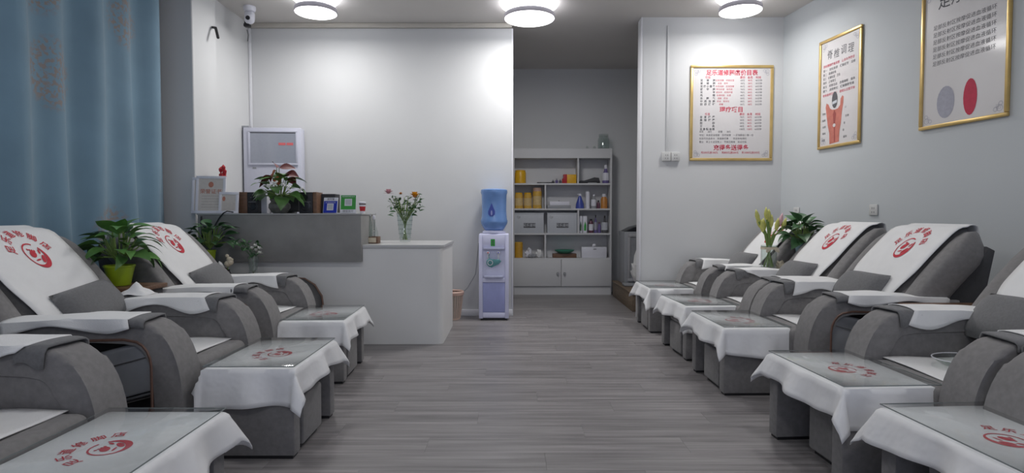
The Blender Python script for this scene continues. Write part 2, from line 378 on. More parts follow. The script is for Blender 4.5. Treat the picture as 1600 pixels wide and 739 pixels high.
# ------------------------------------------------------------------ counter
ct = thing('reception_counter', 'reception counter with grey raised block and long white lower body', 'counter', (0, 0, 0))
def rr(x0, x1, y0, y1, r, z0, z1, bev=0):      # box rounded at the right corners
    poly = [(x0, y0)]
    for k in range(7): a = -PI/2+PI/2*k/6; poly.append((x1-r+r*math.cos(a), y0+r+r*math.sin(a)))
    poly += [(x1, y1), (x0, y1)]
    def f(b):
        t = bmesh.new(); lo = [t.verts.new((x, y, z0)) for x, y in poly]; hi = [t.verts.new((x, y, z1)) for x, y in poly]
        fa = t.faces.new(lo); fb = t.faces.new(hi)
        for k in range(len(poly)): t.faces.new((lo[k], lo[(k+1) % len(poly)], hi[(k+1) % len(poly)], hi[k]))
        if bev: bmesh.ops.bevel(t, geom=list(set(fa.edges[:]+fb.edges[:])), offset=bev, segments=2, profile=.5, affect='EDGES')
        merge(b, t)
    return f
CY = 4.76
one(rr(-2.55, -.575, CY, 5.55, .05, 0, .80), 'lower_body', M_cwhite, ct)
one(rr(-2.55, -.565, CY-.01, 5.56, .06, .80, .828, .004), 'worktop', M_cwtop, ct)
bk = bx('raised_block', M_cgrey, ct, -2.57, -1.235, CY-.05, 5.20, .69, 1.075, bev=.003)
bx('block_top', M_cgtop, bk, -2.575, -1.228, CY-.055, 5.205, 1.0752, 1.088, bev=.002)
CT = 1.0885; CL = .8285
print('texttest', len(glyphs('足', 1)[0]))

# ------------------------------------------------------------------ cabinet in the corridor
cab = thing('display_cabinet', 'tall white open shelf cabinet with two lower doors in the back corridor', 'cabinet', (0, 0, 0))
FY = 7.71; CX0 = .012; CX1 = 1.335
def cz(v): return P(800, v, FY).z
def cx(u): return P(u, 369, FY).x
z = [cz(232), cz(247), cz(287.5), cz(327), cz(365.5), cz(404.5), cz(447)]
bx('side_panel', M_shelf, cab, CX0, CX0+.022, FY, BY-.01, 0, z[0], bev=.001); bx('side_panel', M_shelf, cab, CX1-.022, CX1, FY, BY-.01, 0, z[0], bev=.001)
bx('back_panel', M_shelf, cab, CX0+.022, CX1-.022, BY-.02, BY-.01, .1, z[0])
bx('top_fascia', M_shelf, cab, CX0+.022, CX1-.022, FY+.001, FY+.02, z[1], z[0]); bx('top_board', M_shelf, cab, CX0+.022, CX1-.022, FY+.02, BY-.02, z[0]-.02, z[0]-.001)
bx('top_board', M_shelf, cab, CX0+.022, CX1-.022, FY+.021, BY-.02, z[1], z[1]+.02)
for k in (2, 3, 4, 5): bx('shelf', M_shelf, cab, CX0+.022, CX1-.022, FY+.002, BY-.02, z[k]-.011, z[k]+.011)
for u, a_, b_ in ((903, 1, 2), (852, 2, 3), (903.5, 3, 4), (852, 4, 5)): bx('divider', M_shelf, cab, cx(u)-.01, cx(u)+.01, FY+.003, BY-.02, z[b_]+.0112, z[a_]-(.0112 if a_ > 1 else 0))
bx('plinth', M_shelf, cab, CX0+.022, CX1-.022, FY+.004, FY+.02, 0, z[6]-.006)
for x0, x1, ku in ((CX0+.002, cx(877)-.003, 871.5), (cx(877)+.003, CX1-.002, 882)):
    d = bx('door', M_shelf, cab, x0, x1, FY-.018, FY-.001, z[6], z[5]-.008, bev=.002)
    one(lambda b: lathe(b, [(0, 0), (.016, .0), (.019, .012), (.010, .022), (.008, .028)], 14, M=T(cx(ku), FY-.046, cz(427)) @ Matrix.Rotation(-PI/2, 4, 'X')), 'knob', M_gplas, d)
SH = {2: z[2]+.0115, 3: z[3]+.0115, 4: z[4]+.0115, 5: z[5]+.0115, 0: z[0]}
GC = 'things on the corridor cabinet shelves'
def cyl(name, label, cat, u0, u1, vt, shelf, prof=None, m=M_yel, cap=None, capm=None, Y=FY+.09, labm=None, grp=GC):
    x = (P(u0, 369, Y).x+P(u1, 369, Y).x)/2; r = abs(P(u1, 369, Y).x-P(u0, 369, Y).x)/2*.97; h = P(800, vt, Y).z-SH[shelf]
    t = thing(name, label, cat, (x, Y, SH[shelf]), 0, grp)
    hb = h*(1-(cap or 0))
    prof = prof or [(1, 0), (1, .93), (.94, 1)]
    one(lambda b: lathe(b, [(r*a_, hb*c_) for a_, c_ in prof], 22), 'body', m, t)
    if cap: one(lambda b: lathe(b, [(r*prof[-1][0]*1.02, hb), (r*prof[-1][0]*1.02, h*.97), (r*prof[-1][0]*.85, h)], 18), 'cap', capm, t)
    if labm: one(lambda b: lathe(b, [(r*1.012, hb*.2), (r*1.012, hb*.72)], 22, cap=False), 'paper_label', labm, t)
    return t
cyl('plastic_tub', 'squat bright yellow tub at left end of top shelf', 'tub', 804, 822, 266, 2, [(.92, 0), (1, .05), (1, .9), (.9, 1)], M_yel, .12, M_yel)
t = thing('flat_tray', 'thin black tray lying on the top shelf', 'tray', (cx(853), FY+.09, SH[2]), 0, GC)
bx('tray_body', M_blackg, t, -.12, .12, -.05, .05, 0, .012, bev=.004)
bx('tray_pad', M_fabd, t, -.11, .11, -.045, .045, .0121, .016)
for k, (u, vt, m_) in enumerate(((864, 281, M_ink), (869.5, 279, M_purple), (875, 280, M_ink), (880, 275, M_redd))):
    cyl('small_bottle', ['tiny black bottle nearest the tray on the top shelf', 'tiny purple bottle among the little bottles on top shelf', 'tiny black bottle beside the red one on the top shelf', 'tiny red bottle next to the yellow box'][k], 'bottle', u-2.3, u+2.3, vt, 2, [(1, 0), (1, .8), (.5, 1)], m_, .3, M_gplas)
def cbox(name, label, cat, u0, u1, vt, shelf, m, Y0=FY+.04, D=.12, fn=None, bev=.003):
    x0 = P(u0, 369, Y0).x; x1 = P(u1, 369, Y0).x; h = P(800, vt, Y0).z-SH[shelf]; t = thing(name, label, cat, ((x0+x1)/2, Y0, SH[shelf]), 0, GC)
    w = (x1-x0)/2; bx('box_body', m, t, -w, w, 0, D, 0, h, bev=bev)
    if fn: fn(t, w, h, D)
    return t
cbox('carton', 'yellow carton with a dark red end on the top shelf', 'box', 880.5, 900, 272.5, 2, M_yel, fn=lambda t, w, h, D: bx('red_end', M_redd, t, -w-.002, -w+.045, -.002, D+.002, -0.0+.001, h+.002, bev=.003))
def pouch(t, w, h, D): pass
t = thing('cloth_pouch', 'dark crumpled pouch lying in the top right compartment', 'pouch', (cx(921), FY+.1, SH[2]), 0, GC)
random.seed(5)
bm = B(); loft(bm, [[(-.15+.30*s, .05*math.cos(a)*w_, max(0, .004+(.018+.035*s)*(1+math.sin(a))*w_*.9)) for a in [2*PI*k/12 for k in range(12)]] for s, w_ in ((0, .3), (.12, .9), (.3, .7), (.5, .85), (.75, 1), (.95, .8), (1, .3))])
finish(bm, 'pouch_body', M_fabd, t); bx('strap', M_gplas, t, -.02, .10, -.06, -.045, .0, .012, bev=.004)
cyl('lotion_bottle', 'purple bottle with white cap and label, top right compartment', 'bottle', 940.5, 951, 258, 2, [(1, 0), (1, .66), (.55, .84), (.45, 1)], M_purple, .2, M_wplast, labm=M_wplast)
for k, (u0, u1, vt) in enumerate(((804, 817.5, 301), (818, 831, 301))):
    cyl('supplement_jar', ['amber jar with pale label at the far left of second shelf', 'middle amber jar with pale label on second shelf'][k], 'jar', u0, u1, vt, 3, [(1, 0), (1, .9), (.85, 1)], M_yeld, .1, M_yel, labm=mat('cream_label', (.62, .46, .22), .6, noise=.1))
cyl('tall_jar', 'taller amber jar with pinkish lid beside the divider', 'jar', 832, 846.5, 293.5, 3, [(1, 0), (1, .95), (.92, 1)], M_yeld, .17, mat('pink_lid', (.5, .33, .26), .5, noise=.05), labm=mat('cream_label', (.62, .46, .22), .6))
def tr(t, w, h, D): bx('paper_stack', M_wplast, t, -w+.03, w-.02, .02, D-.02, h, h+.055, bev=.004); bx('knob', M_gplas, t, -.006, .006, .03, .05, h+.056, h+.07)
cbox('grey_tray', 'low grey tray holding white papers on the second shelf', 'tray', 855, 892, 321, 3, M_gplas, fn=tr)
t = cyl('spray_bottle', 'cobalt blue spray bottle with white trigger head', 'bottle', 899, 912.5, 306, 3, [(1, 0), (.95, .35), (.35, .92), (.25, 1)], M_blue)
hz = P(800, 306, FY+.09).z-SH[3]
bm = B(); box(bm, -.014, .014, -.012, .02, hz, hz+.03, bev=.004); box(bm, -.036, -.012, -.008, .008, hz+.016, hz+.028, bev=.003); box(bm, .012, .022, -.006, .006, hz-.03, hz+.02, bev=.002); finish(bm, 'trigger_head', M_wplast, t)
cyl('white_tube', 'tall white cylinder standing right of the blue spray bottle', 'bottle', 914.5, 921.5, 298, 3, [(1, 0), (1, .95), (.9, 1)], M_wplast, .06, M_gplas)
cyl('pump_bottle', 'clear grey bottle with white label behind the red bottle', 'bottle', 923, 932, 304, 3, [(1, 0), (1, .7), (.4, .85), (.4, 1)], M_gplas, .1, M_wplast, labm=M_wplast)
cyl('small_red_bottle', 'small wine red bottle beside the orange one', 'bottle', 932, 937.5, 313, 3, [(1, 0), (1, .7), (.5, 1)], M_wine, .2, M_black, Y=FY+.06)
cyl('orange_bottle', 'orange bottle with fat white cap on the second shelf', 'bottle', 938, 949, 303, 3, [(1, 0), (1, .8), (.6, 1)], M_orangeb, .2, M_wplast)
for k, (u0, u1) in enumerate(((804, 849.5), (855, 901.5))):
    def fn(t, w, h, D):
        bx('lid', M_boxw, t, -w-.002, w+.002, -.003, D+.002, h-.012, h+.004, bev=.002)
        lb = bx('name_plate', M_ink, t, -.075, .085, -.004, -.0015, h*.27, h*.50)
        bm = B(); addtext(bm, '足乐道修', .044, 0.005, h*.385, lambda x, y: Vector((x, -.005, y)), bold=.01); finish(bm, 'lettering', M_boxw, lb)
        bm = B(); addflat(bm, *ring2(-w+.055, h*.80, .022, .006, 18, R(100), R(400)), lambda x, y: Vector((x, -.002, y))); addflat(bm, *disc2(-w+.058, h*.80, .010, .007, 10), lambda x, y: Vector((x, -.002, y))); finish(bm, 'round_mark', M_gplas, t)
    cbox('storage_box', ['pale grey storage box with dark name plate, the left of the pair', 'pale grey storage box with dark name plate, right of the pair'][k], 'box', u0, u1, 333, 4, M_boxw, Y0=FY+.02, D=.2, fn=fn)
for k, (u0, u1, m_) in enumerate(((905.5, 911, M_green2), (912, 918.5, M_bgreen))):
    t = thing('gel_tube_box', ['slim white carton with dark green stripe, left of two', 'slim white carton with bright green mark, right of two'][k], 'box', (cx((u0+u1)/2), FY+.08, SH[4]), 0, GC); w = (cx(u1)-cx(u0))/2; h = P(800, 337.5, FY+.08).z-SH[4]
    bx('box_body', M_wplast, t, -w, w, 0, .05, 0, h, bev=.002); one(lambda b: prism(b, [(-w*.5, .03), (w*.5, .03), (w*.6, h*.45), (0, h*.7), (-w*.5, h*.4)], -.003, -.001), 'green_stripe', m_, t)
cyl('wine_bottle', 'wine coloured lotion bottle with black cap, third row', 'bottle', 919.5, 927, 342, 4, [(1, 0), (1, .8), (.5, 1)], M_wine, .12, M_black, labm=M_wplast)
cyl('shampoo_bottle', 'tall purple bottle with dark pump in the third row', 'bottle', 928, 933, 336, 4, [(1, 0), (1, .7), (.4, .9), (.3, 1)], M_purple, .16, M_black, labm=M_inkg)
cyl('violet_bottle', 'short violet bottle behind the clear pump bottle', 'bottle', 933.5, 939, 347, 4, [(1, 0), (1, .75), (.5, 1)], M_purple, .15, M_wine)
cyl('soap_pump', 'clear bottle with white label and tall black pump', 'bottle', 939.5, 949.5, 337, 4, [(1, 0), (1, .52), (.4, .68), (.3, .85), (.25, 1)], M_ink, .14, M_black, labm=M_boxw)
cyl('yellow_canister', 'tall yellow canister at the left end of lowest shelf', 'canister', 804, 817, 378, 5, [(1, 0), (1, .96), (.95, 1)], mat('ochre_tin', (.55, .30, .03), .4, noise=.1), .06, M_yeld)
def crumple(name, label, cat, p, r, h, m, seed, sub=3, flat=1, grp=None):
    random.seed(seed); bm = B(); bmesh.ops.create_icosphere(bm, subdivisions=sub, radius=1)
    ph = [random.uniform(0, 6) for _ in range(9)]
    for v in bm.verts:
        c = v.co; k = 1+.22*math.sin(4*c.x+ph[0]+2*c.y)+.16*math.sin(7*c.y+ph[1])+.14*math.sin(9*c.z+5*c.x+ph[2])
        v.co = Vector((c.x*r*k, c.y*r*.8*k, max(0, (c.z*.5+.5)*h*k)))
    o = finish(bm, name, m, loc=p, sharp=50); return tag(o, label, cat, grp)
crumple('crumpled_tissue', 'crumpled white tissue beside the yellow canister', 'tissue', (cx(826), FY+.08, SH[5]), .045, .10, M_wplast, 1, grp=GC)
crumple('grey_cloth', 'dark folded rag on the lowest shelf left side', 'cloth', (cx(832), FY+.05, SH[5]), .05, .045, M_gplas, 2, grp=GC)
crumple('white_cloth_bundle', 'white cloth bundle against the divider on lowest shelf', 'cloth', (cx(843), FY+.09, SH[5]), .05, .09, M_white, 3, grp=GC)
t = cbox('open_carton', 'brown open carton with a green bowl on it', 'box', 864, 901, 396.5, 5, M_wood)
ob = t.location
def bowl(b): lathe(b, [(.02, .0), (.08, .008), (.13, .035), (.135, .05), (.128, .05), (.07, .016), (0, .012)], 28)
o = one(bowl, 'green_bowl', mat('green_plastic', (.05, .26, .17), .4, noise=.1), loc=(cx(883), FY+.10, P(800, 396.5, FY+.04).z+.001)); tag(o, 'shallow green bowl resting on brown carton', 'bowl', GC)
t = cbox('white_box', 'white lidded box with round knob, right of lowest shelf', 'box', 909, 948, 386, 5, M_wplast, fn=lambda t, w, h, D: (bx('label_strip', M_gplas, t, -.01, .03, -.003, -.001, h-.035, h-.02), one(lambda b: lathe(b, [(.006, 0), (.024, .006), (.03, .022), (.02, .04), (0, .044)], 16, c=(.005, .03, h)), 'knob', M_wplast, t)))
def jar3(name, label, cat, p, r, h, grp=None, lid=None, neck=.8):
    t = thing(name, label, cat, p, 0, grp)
    one(lambda b: lathe(b, [(r*.9, 0), (r, .01), (r, h*.72), (r*neck, h*.86), (r*neck, h), (r*(neck-.05), h), (r*(neck-.05), h*.86), (r*.94, h*.7), (r*.94, .012), (0, .012)], 26), 'glass_body', M_glass, t)
    if lid: one(lambda b: lathe(b, [(r*neck*1.04, h), (r*neck*1.04, h+.02), (0, h+.025)], 22), 'lid', lid, t)
    return t
pj = P(943, 232, FY+.1)
jar3('glass_jar', 'large empty glass jar with lid on top of the cabinet', 'jar', (pj.x, FY+.1, SH[0]), .078, .18, lid=M_glass)
for k, (u, r_) in enumerate(((917.5, .018), (929, .02))):
    q = P(u, 231, FY+.07); o = one(lambda b: lathe(b, [(r_*.6, 0), (r_, .012), (r_*.9, .025), (.008, .04)], 14), 'glass_cup', M_glass, loc=(q.x, FY+.07, SH[0])); tag(o, ['tiny glass cup on the cabinet top, farther left', 'tiny glass cup on the cabinet top near the jar'][k], 'cup', GC)

# platform and dark-windowed cabinet in the corridor
pf = thing('wooden_platform', 'low brown wooden platform at the right of the corridor', 'platform', (0, 0, 0))
bx('platform_body', M_pwood, pf, 1.335, 2.29, 6.35, 7.6, 0, .19, bev=.004); bx('platform_top', M_pwood, pf, 1.325, 2.295, 6.34, 7.61, .1905, .205, bev=.003)
gb = thing('grey_machine', 'grey framed cabinet with dark glass front and black domed top', 'machine', (0, 0, 0))
q0 = P(976, 437, 7.2)
bx('housing', M_gplas, gb, q0.x-.02, q0.x+.72, 7.12, 7.55, .206, P(976, 362, 7.12).z, bev=.01)
fr = B(); zt = P(976, 364, 7.1).z; x0 = P(981, 400, 7.1).x
for a_ in ((x0, x0+.6, .25, .29), (x0, x0+.6, zt-.05, zt-.01), (x0, x0+.03, .29, zt-.05), (x0+.57, x0+.6, .29, zt-.05)): box(fr, a_[0], a_[1], 7.095, 7.119, a_[2], a_[3], bev=.004)
ff = finish(fr, 'door_frame', mat('light_grey_metal', (.36, .36, .38), .4, noise=.05), gb)
bx('dark_glass', M_vinyl, ff, x0+.03, x0+.57, 7.104, 7.112, .29, zt-.05)
one(lambda b: prism(b, [(q0.x-.01, zt+.012), (q0.x+.10, zt+.07), (q0.x+.28, zt+.115), (q0.x+.45, zt+.11), (q0.x+.65, zt+.05), (q0.x+.7, zt+.012)], 7.15, 7.5, bev=.02), 'dome_top', M_blackg, gb)
pq = P(981, 437, 6.95); bx('foot_rail', M_gplas, gb, pq.x-.04, pq.x+.5, 6.95, 7.119, .207, .235, bev=.008)
crumple('white_towel_bundle', 'white towel bundle hanging at the grey machine front', 'towel', (P(1000, 425, 6.95).x, 7.02, .236), .10, .30, M_white, 8)

# ------------------------------------------------------------------ water dispenser
dx0 = P(748, 369, 5.83).x; dx1 = P(795, 369, 5.83).x; dc = (dx0+dx1)/2; hw = (dx1-dx0)/2
wd = thing('water_dispenser', 'lilac white floor standing water dispenser beside the dividing wall edge', 'dispenser', (dc, 5.83, 0))
dh = P(771, 365, 5.83).z
def dz(v): return P(771, v, 5.83).z
bx('body', M_disp, wd, -hw, hw, .012, .25, .02, dh, bev=.012)
bx('front_column', M_disp, wd, -hw, -hw+.04, 0, .0119, .02, dh-.01, bev=.004); bx('front_column', M_disp, wd, hw-.04, hw, 0, .0119, .02, dh-.01, bev=.004)
bx('top_panel', M_disp, wd, -hw+.0402, hw-.0402, -.006, .0119, dz(387), dh-.01, bev=.004)
bx('recess_hood', M_dispg, wd, -hw+.042, hw-.042, -.028, .0119, dz(390), dz(387)-.001, bev=.004)
bx('recess_back', M_disp, wd, -hw+.0402, hw-.0402, .006, .0119, dz(432), dz(390)-.001)
dt = bx('drip_tray', M_dispg, wd, -hw+.055, hw-.055, -.045, .0059, dz(434), dz(430.5), bev=.005)
bx('middle_panel', M_disp, wd, -hw+.0402, hw-.0402, -.004, .0119, dz(441), dz(434.5), bev=.003)
dd = bx('lower_door', M_disp2, wd, -hw+.0405, hw-.0405, .001, .0119, dz(488), dz(441.5), bev=.004)
bx('bottom_panel', M_disp, wd, -hw+.0402, hw-.0402, 0, .0119, .03, dz(488.5), bev=.003)
for s in (-1, 1):
    tp = B(); x = s*.052-.005
    box(tp, x-.014, x+.014, -.03, .0059, dz(397), dz(393), bev=.004); box(tp, x-.008, x+.008, -.024, -.008, dz(403), dz(397), bev=.003); tube(tp, [(x, -.016, dz(403)), (x, -.018, dz(409))], .006, 8); finish(tp, 'tap', [M_wplast], wd)
    bx('tap_lever', [M_redd, M_bblue][s > 0], wd, x-.006, x+.006, -.045, -.031, dz(395.5), dz(393.5), bev=.002)
bx('foot', M_black, wd, -hw+.02, hw-.02, .02, .23, 0, .0195)
st = bx('green_sticker', M_bgreen, wd, -.03, .012, -.0085, -.0065, dz(384.5), dz(373.5)); 
one(lambda b: (addflat(b, *disc2(-.009, dz(377.5), .007, .010, 10), lambda x, y: Vector((x, -.0095, y))), addflat(b, *disc2(-.009, dz(381.5), .012, .004, 10), lambda x, y: Vector((x, -.0095, y)))), 'sticker_figure', M_ink, st)
hp = [(-.075, .02), (-.07, .045), (-.045, .062), (-.015, .055), (.0, .048), (.05, .055), (.078, .035), (.05, .005), (.0, -.018), (-.02, -.03), (-.05, -.02), (-.068, -.002)]
tt = thing('teal_mitt', 'teal padded mitt hanging below the dispenser taps', 'mitt', (dc, 5.80, dz(413)))
one(lambda b: prism(b, hp, -.012, .012, bev=.006), 'mitt_body', M_teal, tt); one(lambda b: tube(b, [(-.045, 0, .06), (-.05, .0, .09), (-.042, .0, .105)], .003, 6), 'hanging_loop', M_teal, tt)
one(lambda b: addflat(b, *ring2(-.035, .02, .028, .006, 18), lambda x, y: Vector((x, -.0135, y))), 'printed_ring', M_wplast, tt)
wb = thing('water_bottle', 'blue upturned water bottle on the dispenser', 'bottle', (dc, 5.83+.13, dh))
rb = (P(791.5, 369, 5.86).x-P(748.5, 369, 5.86).x)/2; zb = P(771, 361, 5.86).z-dh; zt2 = P(771, 295.5, 5.96).z-dh
one(lambda b: lathe(b, [(.05, .0), (.06, .01), (rb*.72, zb+.012), (rb*.80, zb+.03), (rb*.97, zb+.075), (rb, zb+.10), (rb*.94, zb+.13), (rb*.90, zb+.22), (rb*.93, zt2-.06), (rb*.99, zt2-.035), (rb*.97, zt2-.008), (rb*.85, zt2), (0, zt2)], 40), 'bottle_body', M_watb, wb)
one(lambda b: lathe(b, [(.06, .0005), (rb*.86, .003), (rb*.86, .018), (rb*.74, .03)], 32), 'collar', M_disp, wb)
def bsurf(x, y): xx = max(-.12, min(.12, x)); return Vector((xx, -math.sqrt(max(0, (rb*.915)**2-xx*xx))-.004, y))
bm = B(); v = [(0, .115), (.018, .07), (.036, .03), (.034, .0), (.015, -.02), (-.015, -.02), (-.034, .0), (-.036, .03), (-.018, .07)]
addflat(bm, [(x-.022, y+zb+.17) for x, y in v], [tuple(range(9))], bsurf); finish(bm, 'water_drop_print', M_blue, wb)
bm = B(); addflat(bm, *disc2(-.022, zb+.185, .009, .026, 10), lambda x, y: bsurf(x, y)+Vector((0, -.001, 0))); finish(bm, 'drop_centre', M_disp2, wb)

# waste basket and cord
q = P(711, 500, 5.95)
wbk = thing('waste_basket', 'pinkish slatted plastic wastebasket beside the counter end', 'basket', (-.615, 5.90, 0)); r0, r1, bh = .082, .112, P(711, 456, 5.9).z
one(lambda b: lathe(b, [(r0*.98, .002), (r0*.98, .006), (r0, .02), (r0*.97, .02), (0, .018)], 28), 'basket_base', M_basket, wbk)
one(lambda b: lathe(b, [(r0*.93, .02), (r1*.93, bh-.02)], 28, cap=False), 'liner', mat('pale_liner', (.5, .45, .40), .7, noise=.06), wbk)
bm = B()
for k in range(26):
    a = 2*PI*k/26; tube(bm, [(r0*math.cos(a), r0*math.sin(a), .015), (r1*math.cos(a), r1*math.sin(a), bh-.01)], .0045, 5)
finish(bm, 'slats', M_basket, wbk)
one(lambda b: lathe(b, [(r1*.95, bh-.03), (r1*1.06, bh-.028), (r1*1.1, bh), (r1*1.02, bh+.012), (r1*.95, bh)], 30, cap=False), 'basket_rim', mat('pink_rim', (.62, .42, .35), .5, noise=.05), wbk)
cb = one(lambda b: tube(b, [P(722, 458, 6.07), P(731, 449, 6.075), P(738, 437, 6.08), P(743, 428, 6.085), P(746, 400, 6.085), P(748, 380, 6.085)], .0045, 6), 'power_cord', M_gplas)
tag(cb, 'thin grey cord running from the dispenser down to the basket', 'cord')

# ------------------------------------------------------------------ fridge-like white cabinet behind the counter
fx = P(377, 300, 5.82).x; fx1 = P(468, 300, 5.86).x
fg = thing('sterilizer_cabinet', 'tall white cabinet with grey glass window behind the counter', 'cabinet', (fx, 5.88, 0), R(4))
fw = fx1-fx; fh = P(378, 197, 5.80).z
bx('housing', M_fridge, fg, 0, fw, 0, .14, .02, fh, bev=.006)
z0f = P(430, 254, 5.82).z; z1f = P(430, 205, 5.82).z
bm = B()
for a_ in ((.05, fw-.03, z1f, z1f+.02), (.05, fw-.03, z0f-.02, z0f), (.05, .07, z0f, z1f), (fw-.05, fw-.03, z0f, z1f)): box(bm, a_[0], a_[1], -.012, -.0005, a_[2], a_[3], bev=.003)
wfm = finish(bm, 'window_frame', M_fridge, fg)
bx('window_glass', M_fridgeg, wfm, .07, fw-.05, -.006, -.001, z0f, z1f)
bx('top_seam', M_ink, wfm, .07, fw-.05, -.008, -.0062, z1f-.008, z1f-.001)
bx('red_led_reflection', M_ledrefl, wfm, fw-.22, fw-.15, -.0075, -.0062, z1f-.13, z1f-.105); bx('red_led_reflection', M_ledrefl, wfm, fw-.14, fw-.075, -.0075, -.0062, z1f-.13, z1f-.105)  # glowing strips stand in for a red LED reflection in the glass
bx('badge', M_gplas, fg, .09, .125, -.003, -.0005, z0f-.055, z0f-.04)
q = P(372, 196, 5.6); bx('top_bracket', M_gplas, fg, -.045, .05, .02, .1, fh+.001, fh+.02, bev=.003)

# ------------------------------------------------------------------ items on the raised block
def at(u, Y, z=CT): return (P(u, 335, Y).x, Y, z)
def frame(name, label, u0, u1, vt, Y, lean, rz, deco=True, th=.016):
    w = (P(u1, 300, Y).x-P(u0, 300, Y).x); h = P(400, vt, Y).z-CT
    t = thing(name, label, 'frame', at((u0+u1)/2, Y), rz, 'certificates on the counter')
    M = Matrix.Rotation(-lean, 4, 'X')
    fr_ = B()
    b_ = .022
    for a_ in ((-w/2, w/2, 0, b_), (-w/2, w/2, h-b_, h), (-w/2, -w/2+b_, b_, h-b_), (w/2-b_, w/2, b_, h-b_)): box(fr_, a_[0], a_[1], 0, th, a_[2], a_[3], bev=.002, M=M)
    finish(fr_, 'frame_border', M_wplast, t)
    bx('backing', M_ink, t, -w/2+.004, w/2-.004, th, th+.006, .003, h-.004, M=M)
    s = bx('certificate_sheet', mat('cream_certificate', (.60, .56, .52), .6, noise=.05), t, -w/2+b_, w/2-b_, .006, .012, b_, h-b_, M=M)
    F = lambda x, y: M @ Vector((x, .0048, y))
    bm = B()
    if deco:
        addflat(bm, *disc2(0, h-b_-.05, .02, .024, 14), F); addtext(bm, '荣誉证书', .042, 0, h-b_-.11, F, bold=.01)
    else: addflat(bm, *disc2(-w*.25, h*.68, .012, .02, 12), F)
    finish(bm, 'red_print', mat('faded_red_print', (.5, .2, .14), .7, noise=.1), s)
    bm = B()
    for k in range(5): addflat(bm, [(-w*.30, h*.16+k*h*.075), (w*.30, h*.16+k*h*.075), (w*.30, h*.17+k*h*.075), (-w*.30, h*.17+k*h*.075)], [(0, 1, 2, 3)], F)
    finish(bm, 'text_lines', mat('faded_brown_print', (.42, .37, .33), .7, noise=.1), s)
    return t
frame('certificate_frame', 'white framed certificate with red heading, larger front one', 306, 350, 273.5, 4.745, R(9), R(10))
frame('certificate_frame', 'white certificate frame mostly hidden behind the front certificate', 300, 336, 276, 4.80, R(9), R(12), False)
frame('certificate_frame', 'smaller white framed certificate beside the brown speaker', 342, 371, 299, 4.75, R(10), R(10), False)
# red ornament on a white vase behind the certificates
ro = thing('red_ornament', 'small red tasselled ornament behind the certificates', 'ornament', at(350, 5.05), 0)
one(lambda b: lathe(b, [(.03, 0), (.04, .05), (.022, .18), (.012, .26), (.02, .27)], 16), 'white_stand', M_wplast, ro)
bm = B(); random.seed(4)
for k in range(7):
    a = random.uniform(0, 6.28); lathe(bm, [(0, -.03), (.016, -.01), (.018, .01), (0, .03)], 8, c=(.02*math.cos(a)-.01, .02*math.sin(a), .30+.016*k))
finish(bm, 'red_cluster', M_redd, ro)
one(lambda b: tube(b, [(0, -.02, .34), (.008, -.03, .28), (.012, -.03, .2)], .008, 6, r2=.004), 'tassel', M_redd, ro)
def speaker(u0, u1, um, vt, Y, label, flip):
    x0 = P(u0, 300, Y).x; x1 = P(u1, 300, Y).x; xm = P(um, 300, Y).x; h = P(400, vt, Y).z-CT
    t = thing('bookshelf_speaker', label, 'speaker', ((x0+x1)/2, Y, CT)); c = (x0+x1)/2
    a_, b_ = (x0-c, xm-c) if flip < 0 else (xm-c, x1-c); p, q_ = (xm-c, x1-c) if flip < 0 else (x0-c, xm-c)
    bx('wood_cheek', M_wood, t, a_, b_, .0, .16, 0, h, bev=.003); f_ = bx('grille_front', M_spk, t, p+.0005*(flip < 0), q_-.0005*(flip > 0), -.004, .156, 0, h-.001, bev=.005)
    m = (p+q_)/2; w = (q_-p)*.36
    one(lambda b: [lathe(b, [(w*k_, 0), (w*k_*.8, .004), (w*k_*.3, .001), (0, .003)], 22, M=T(m, -.0045, h*zz) @ Matrix.Rotation(PI/2, 4, 'X')) for k_, zz in ((1, .33), (.6, .74))], 'driver_cone', M_blackg, f_)
    bx('metal_strip', M_gplas, f_, m-w, m+w, -.0065, -.0045, h*.53, h*.545)
speaker(369.5, 403, 386, 300, 4.86, 'black fronted speaker with brown cheek left of the anthurium', -1)
speaker(467, 494.5, 488.5, 300, 4.86, 'black fronted speaker with brown cheek right of the anthurium', 1)
o = thing('equipment_box', 'black equipment box standing behind the payment signs', 'box', at(509, 4.98))
w = P(524, 300, 4.98).x-P(509, 300, 4.98).x
bx('box_body', M_spk, o, -w, w, 0, .14, 0, P(500, 303, 4.98).z-CT, bev=.004); bx('red_strip', M_wine, o, -w-.002, -w+.012, -.003, -.0005, .004, .15)
o = thing('desk_monitor', 'low black monitor base hidden behind the anthurium pot', 'monitor', at(442, 5.0))
bx('monitor_body', M_spk, o, -.135, .13, .02, .07, .012, .165, bev=.005); bx('base', M_black, o, -.08, .08, 0, .12, 0, .0118, bev=.003); bx('red_edge', M_wine, o, -.137, -.125, .014, .0195, .02, .16)
o = thing('paper_stack_box', 'small white box between left speaker and anthurium', 'box', at(410, 4.92)); bx('box_body', M_wplast, o, -.042, .04, 0, .1, 0, .145, bev=.003); bx('lid', M_boxw, o, -.044, .042, -.002, .102, .1452, .158, bev=.002)
